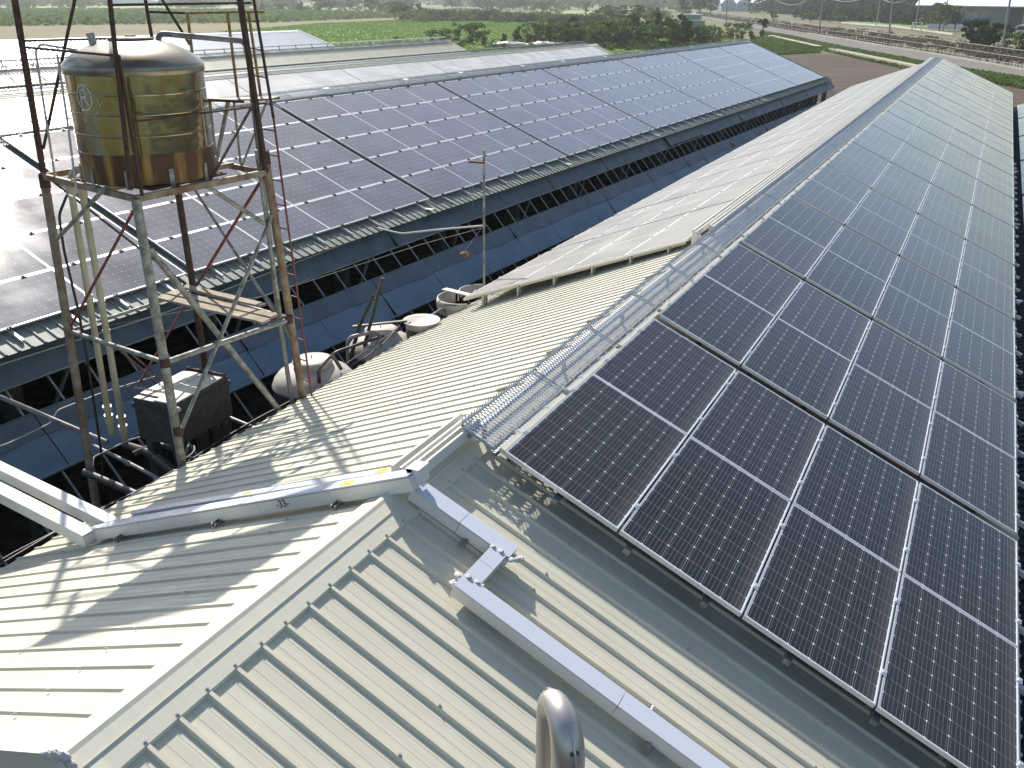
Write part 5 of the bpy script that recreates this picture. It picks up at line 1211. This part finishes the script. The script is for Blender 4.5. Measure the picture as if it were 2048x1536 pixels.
for a, b in zip(FEN[:-1], FEN[1:]):
    L_ = math.dist(a, b); n = int(L_ * 4.2)
    for i in range(n):
        if R.random() < (.1 if b[1] > 150 else .75): continue
        t = (i + R.random()) / n; x = a[0]+(b[0]-a[0])*t + R.gauss(.2, .12); y = a[1]+(b[1]-a[1])*t; h = R.uniform(.9, 2.0); lx = R.gauss(0, .1)
        mb.add([(x - .05, y, GZ), (x + .05, y, GZ), (x + lx + .03, y + .03, GZ + h), (x + lx - .03, y + .03, GZ + h)], [(0, 1, 2, 3)])
st = mb.build('dry_stalks', mat('dry_stalk', (.24, .17, .12), rough=.9, var=.5, vscale=.6, coords='World')); tag(st, 'dry brown stalks standing in the roadside fence', 'dry stalks', kind='stuff')
# kerb like pale edge below fence
wall_strip('fence_footing', [(x - .5, y - .4) for x, y in FEN[3:]], .35, .28, CONC, 'low pale concrete footing running under the roadside fence', 'footing')
# ------------------------------------------------------------------ utility poles and wires
POLE_M = mat('concrete_pole', (.40, .38, .34), rough=.85, var=.3, vscale=2); STRIPE = mat('pole_warning_black', (.03, .03, .03), rough=.7)
PLS = [(-15.4,175.9,-.9,.0,11.5,'utility pole on the far road edge, twin lamps near its top'),(2.8,133.3,-.55,0,10.5,'nearest utility pole with dark striped foot, at the right of the fence'),(-34.4,217.1,-.35,-.05,10.5,'leaning utility pole in the middle of the road edge'),
 (-73.1,283.6,-.8,-.2,11.5,'thick rusty brown pole on the near road edge beyond the barn'),(-56.4,271.6,-.35,-.1,9.5,'pole on the far road edge, fourth from the right'),(-19.5,280.7,-.25,0,11,'dark thin pole left of the pale rounded tree'),
 (-11.7,266.9,-.45,0,11,'thin pole in front of the pale rounded tree'),(-32.6,305.4,.1,0,10,'thin pole on the lawn beside the pale path'),(-69.3,507.7,-.9,-.1,12,'far thin pole before the dark wood'),(-99.9,372.5,-.3,-.1,8,'far pole with a small white lamp by the road bend'),
 (-90.4,490.6,-.7,-.1,12,'far thin pole left of the dark wood'),(-12.3,438.5,-.4,0,13,'thin pole standing in front of the big building mural'),(-161.0,556.9,-.3,0,10,'farthest pole by the road bend'),(6.2,246.7,-.8,0,11,'pole beside the white van'),(-130.0,470.0,-.5,0,11,'pole left of the distant road bend')]
tops = []
for i, (x, y, lx, ly, h, lab) in enumerate(PLS):
    lx *= .45
    u_ = empty('utility_pole', (x, y, GZ), lab, 'utility pole', 'utility poles along the road')
    mb = MB(); P0 = Vector((0, 0, 0)); P1 = Vector((lx * h / 7, ly, h)); mb.tube([P0, P0.lerp(P1, .5), P1], [.17, .14, .10], 10); mb.build('shaft', RUST_P if i == 3 else POLE_M, u_)
    if i < 3:
        for z in (.35, .95, 1.5): 
            q = P0.lerp(P1, z / h); MB().tube([q, q + (P1 - P0).normalized() * .32], .178, 10).build('warning_band', STRIPE, u_)
    for z, l in ((h - .5, 1.8), (h - 1.5, 1.2)):
        q = P0.lerp(P1, z / h); MB().beam(q + Vector((-l/2, .1, 0)), q + Vector((l/2, .1, 0)), .09, .09).build('crossarm', ZINC_OLD, u_)
    if i == 0:
        for sg in (-.45, .45): o_ = blob('lamp_head', (0, 0, 0), .28, ZINC, u_, 5, 6); o_.location = P0.lerp(P1, .93) + Vector((sg, -.1, 0))
    if i == 9: o_ = blob('lamp_head', (0, 0, 0), .35, mat('lamp_white', (.85, .85, .85)), u_, 5, 6); o_.location = P0.lerp(P1, .95)
    tops.append(Vector((x, y, GZ)) + P1)
def wire(a, b, sag, label):
    pts = [a.lerp(b, t / 14) - Vector((0, 0, sag * 4 * (t/14) * (1 - t/14))) for t in range(15)]
    o = MB().tube([p - a for p in pts], .028, 4).build('power_line', ZINC); o.location = a; tag(o, label, 'power line')
dz1, dz2 = Vector((.6, 0, -.5)), Vector((-.6, 0, -1.5))
chain = [(1, 0, 'between the striped pole and the twin lamp pole'), (0, 2, 'between the twin lamp pole and the leaning pole'), (2, 4, 'between the leaning pole and the fourth pole'), (4, 3, 'from the fourth pole over to the thick brown pole'), (7, 5, 'over the lawn to the dark thin pole'), (5, 6, 'between the two poles at the pale rounded tree'), (6, 13, 'passing the big building towards the van'), (9, 12, 'by the distant road bend')]
for a, b, t_ in chain:
    wire(tops[a] + dz1, tops[b] + dz1, 1.6, 'upper power line ' + t_); wire(tops[a] + dz2, tops[b] + dz2, 2.4, 'lower power line ' + t_)
# ------------------------------------------------------------------ roadside building, van, shed, greenhouse
bd = empty('roadside_building', (-6, 330, GZ), 'big roadside building with a wide white roof and a blue and white painted wall', 'building')
Bi = Matrix.Translation((6, -330, -GZ))
BW = mat('white_wall', (.80, .81, .82), rough=.8, var=.15, vscale=.3); BG = mat('grey_wall', (.26, .27, .28), rough=.8, var=.2, vscale=.2)
rf = MB(); rf.add([(-24, 323, 1.25), (44, 323, .75), (44, 345, 3.4), (-24, 345, 3.9), (-24, 323, 1.0), (44, 323, .5), (44, 345, 3.2), (-24, 345, 3.7)], [(0,1,2,3), (7,6,5,4), (0,4,5,1), (1,5,6,2), (2,6,7,3), (3,7,4,0)])
part(rf, 'roof', mat('white_roof_far', (.74, .74, .75), rough=.5), bd, Bi)
part(MB().box((-12, 331, GZ), (-1.2, 331.6, 1.3)), 'painted_wall', BW, bd, Bi)
part(MB().box((-1.2, 325.5, GZ), (3.0, 331.6, 1.0)), 'wall', BG, bd, Bi)
part(MB().box((-23, 343, GZ), (44, 344, 3.0)), 'back_wall', BG, bd, Bi)
MUR = mat('mural_blue', (.14, .36, .70), rough=.7); MUR2 = mat('mural_pale_blue', (.38, .56, .78), rough=.7)
mb = MB(); mb2 = MB()
for i in range(14):
    x = -9.6 + i * .58 + R.uniform(-.2, .2); z0 = GZ + R.uniform(.6, 1.8); mb.box((x, 330.96, z0), (x + R.uniform(.12, .28), 330.99, z0 + R.uniform(1.0, 3.0)))
    if i % 2: mb.box((x - .4, 330.955, z0 + .8), (x + .8, 330.985, z0 + 1.0))
mb2.box((-11.5, 330.975, GZ + .4), (-8.0, 330.995, GZ + 2.2)); mb2.box((-7.5, 330.975, GZ + .2), (-1.5, 330.995, GZ + 2.4))
part(mb, 'mural', MUR, bd, Bi); part(mb2, 'mural', MUR2, bd, Bi)
for x in (-22, -17, 9, 16): part(MB().box((x, 324, GZ), (x + .5, 324.5, .9)), 'column', BG, bd, Bi)
gt = empty('white_gate', (-18.1, 267, GZ), 'small white gateposts with a bar, left of the pale rounded tree', 'gate')
for x in (-1.1, 1.1): MB().box((x - .2, -.2, 0), (x + .2, .2, 2.0)).build('post', BW, gt)
MB().box((-1.1, -.06, 1.8), (1.1, .06, 2.0)).build('bar', BW, gt)
cw = MB().box((-5, -.15, 0), (6.5, .15, 1.2)).build('white_wall', BW); cw.location = (-12, 290, GZ); tag(cw, 'low white wall seen under the rounded roadside trees', 'wall')
vn = empty('van', (5.9, 226, GZ), 'white van at the right picture edge, only its rounded front in view', 'van')
VW = mat('van_white', (.78, .79, .80), rough=.25, coat=.6); VG = mat('van_glass', (.03, .04, .05), rough=.08)
prof = [(-2.5, .45), (-2.45, 1.1), (-1.6, 1.55), (-.8, 2.55), (-.2, 2.75), (3.4, 2.8), (3.6, 2.5), (3.6, .45)]
MB().prism(prof, -1.0, 1.0).build('body', VW, vn)
MB().prism([(-1.62, 1.60), (-.86, 2.50), (-.84, 2.53), (-1.66, 1.58)], -.85, .85).build('windscreen', VG, vn)
for y in (-1.012, 1.002): MB().prism([(-1.2, 1.6), (-.62, 2.4), (.6, 2.4), (.6, 1.6)], y, y + .01).build('side_window', VG, vn)
for x in (-1.5, 2.5):
    for y in (-.95, .75): MB().tube([(x, y, .38), (x, y + .2, .38)], .38, 18).build('wheel', BLACK, vn)
for y in (-.8, .6): MB().box((-2.49, y, .85), (-2.42, y + .22, 1.05)).build('headlight', ALU, vn)
vn.rotation_euler = (0, 0, -.25)
GS = mat('green_shed_sheet', (.20, .30, .25), rough=.6, var=.2)
sh_ = empty('green_shed', (-75.0, 253.5, GZ), 'small pale green shed with a flat white canopy beyond the garden trees', 'shed')
MB().box((-1.6, -1.2, 0), (2.3, 1.6, 3.3)).build('wall', GS, sh_); MB().box((-4.3, -1.6, 3.35), (2.7, 2.0, 3.55)).build('roof', BW, sh_)
for x in (-4.0, -2.7): MB().box((x, -1.3, 0), (x + .2, -1.1, 3.35)).build('post', BW, sh_)
gb = empty('grey_tank_box', (-68.5, 238.0, GZ), 'squat grey green box hut right of the pale green shed', 'hut')
MB().box((-1.6, -1.2, 0), (1.4, 1.2, 2.2)).build('wall', BG, gb); MB().box((-1.75, -1.35, 2.2), (1.55, 1.35, 2.32)).build('roof', GS, gb)
gh = empty('greenhouse', (-143, 601, GZ), 'long bluish greenhouse far away beyond the road', 'greenhouse')
GHM = mat('greenhouse_film', (.36, .42, .52), rough=.4, var=.15, vscale=.1)
for k in range(4):
    x = -18 + k * 9.2
    MB().prism([(x, 0), (x, 4.5), (x + 1.5, 6.2), (x + 4.5, 7.0), (x + 7.5, 6.2), (x + 9, 4.5), (x + 9, 0)], -10, 26).build('bay', GHM, gh)
for k in range(5): MB().box((-18.2 + k * 9.2, -10.3, 0), (-17.8 + k * 9.2, -10.05, 4.6)).build('post', BW, gh)
gh.rotation_euler = (0, 0, .35)
fs = empty('far_shed', (-640, 560, GZ), 'far white roofed shed at the left horizon behind the fields', 'shed')
MB().prism([(-22, 3.5), (0, 6.5), (22, 3.5), (22, 0), (-22, 0)], -8, 8).build('body', BW, fs); fs.rotation_euler = (0, 0, .7)
# debris at the plot corner
bpile = empty('board_pile', (-21.5, 148.5, GZ), 'loose pile of weathered boards at the corner of the brown plot', 'board pile')
for i in range(9):
    o = MB().beam((-R.uniform(.8, 2.4), 0, 0), (R.uniform(.8, 2.2), 0, R.uniform(-.1, .3)), .16, .06).build('board', WOOD if i % 2 else WOOD_D, bpile); o.location = (R.uniform(-3, 3), R.uniform(-2, 2), .15 + .07 * i); o.rotation_euler = (0, 0, R.uniform(-.9, .9))
dr = pipe('water_pipe', [(-9.6, 60.5, GZ + .5), (-8.6, 63.0, GZ + .7), (-2.0, 76.0, GZ + .15)], .16, BW, 'white pipe lying across the brown soil from the long barn corner')

# ------------------------------------------------------------------ air
HZ = bpy.data.materials.new('haze_air'); HZ.use_nodes = True; n = HZ.node_tree.nodes; L = HZ.node_tree.links
n.remove(n['Principled BSDF']); pv = n.new('ShaderNodeVolumePrincipled'); pv.inputs['Color'].default_value = (.93, .96, 1.0, 1); pv.inputs['Density'].default_value = .00024
pv.inputs['Anisotropy'].default_value = .45
L.new(pv.outputs[0], n['Material Output'].inputs['Volume'])
o = MB().box((-2600, -60, GZ - 1), (900, 3400, 12)).build('haze', HZ); tag(o, kind='stuff')
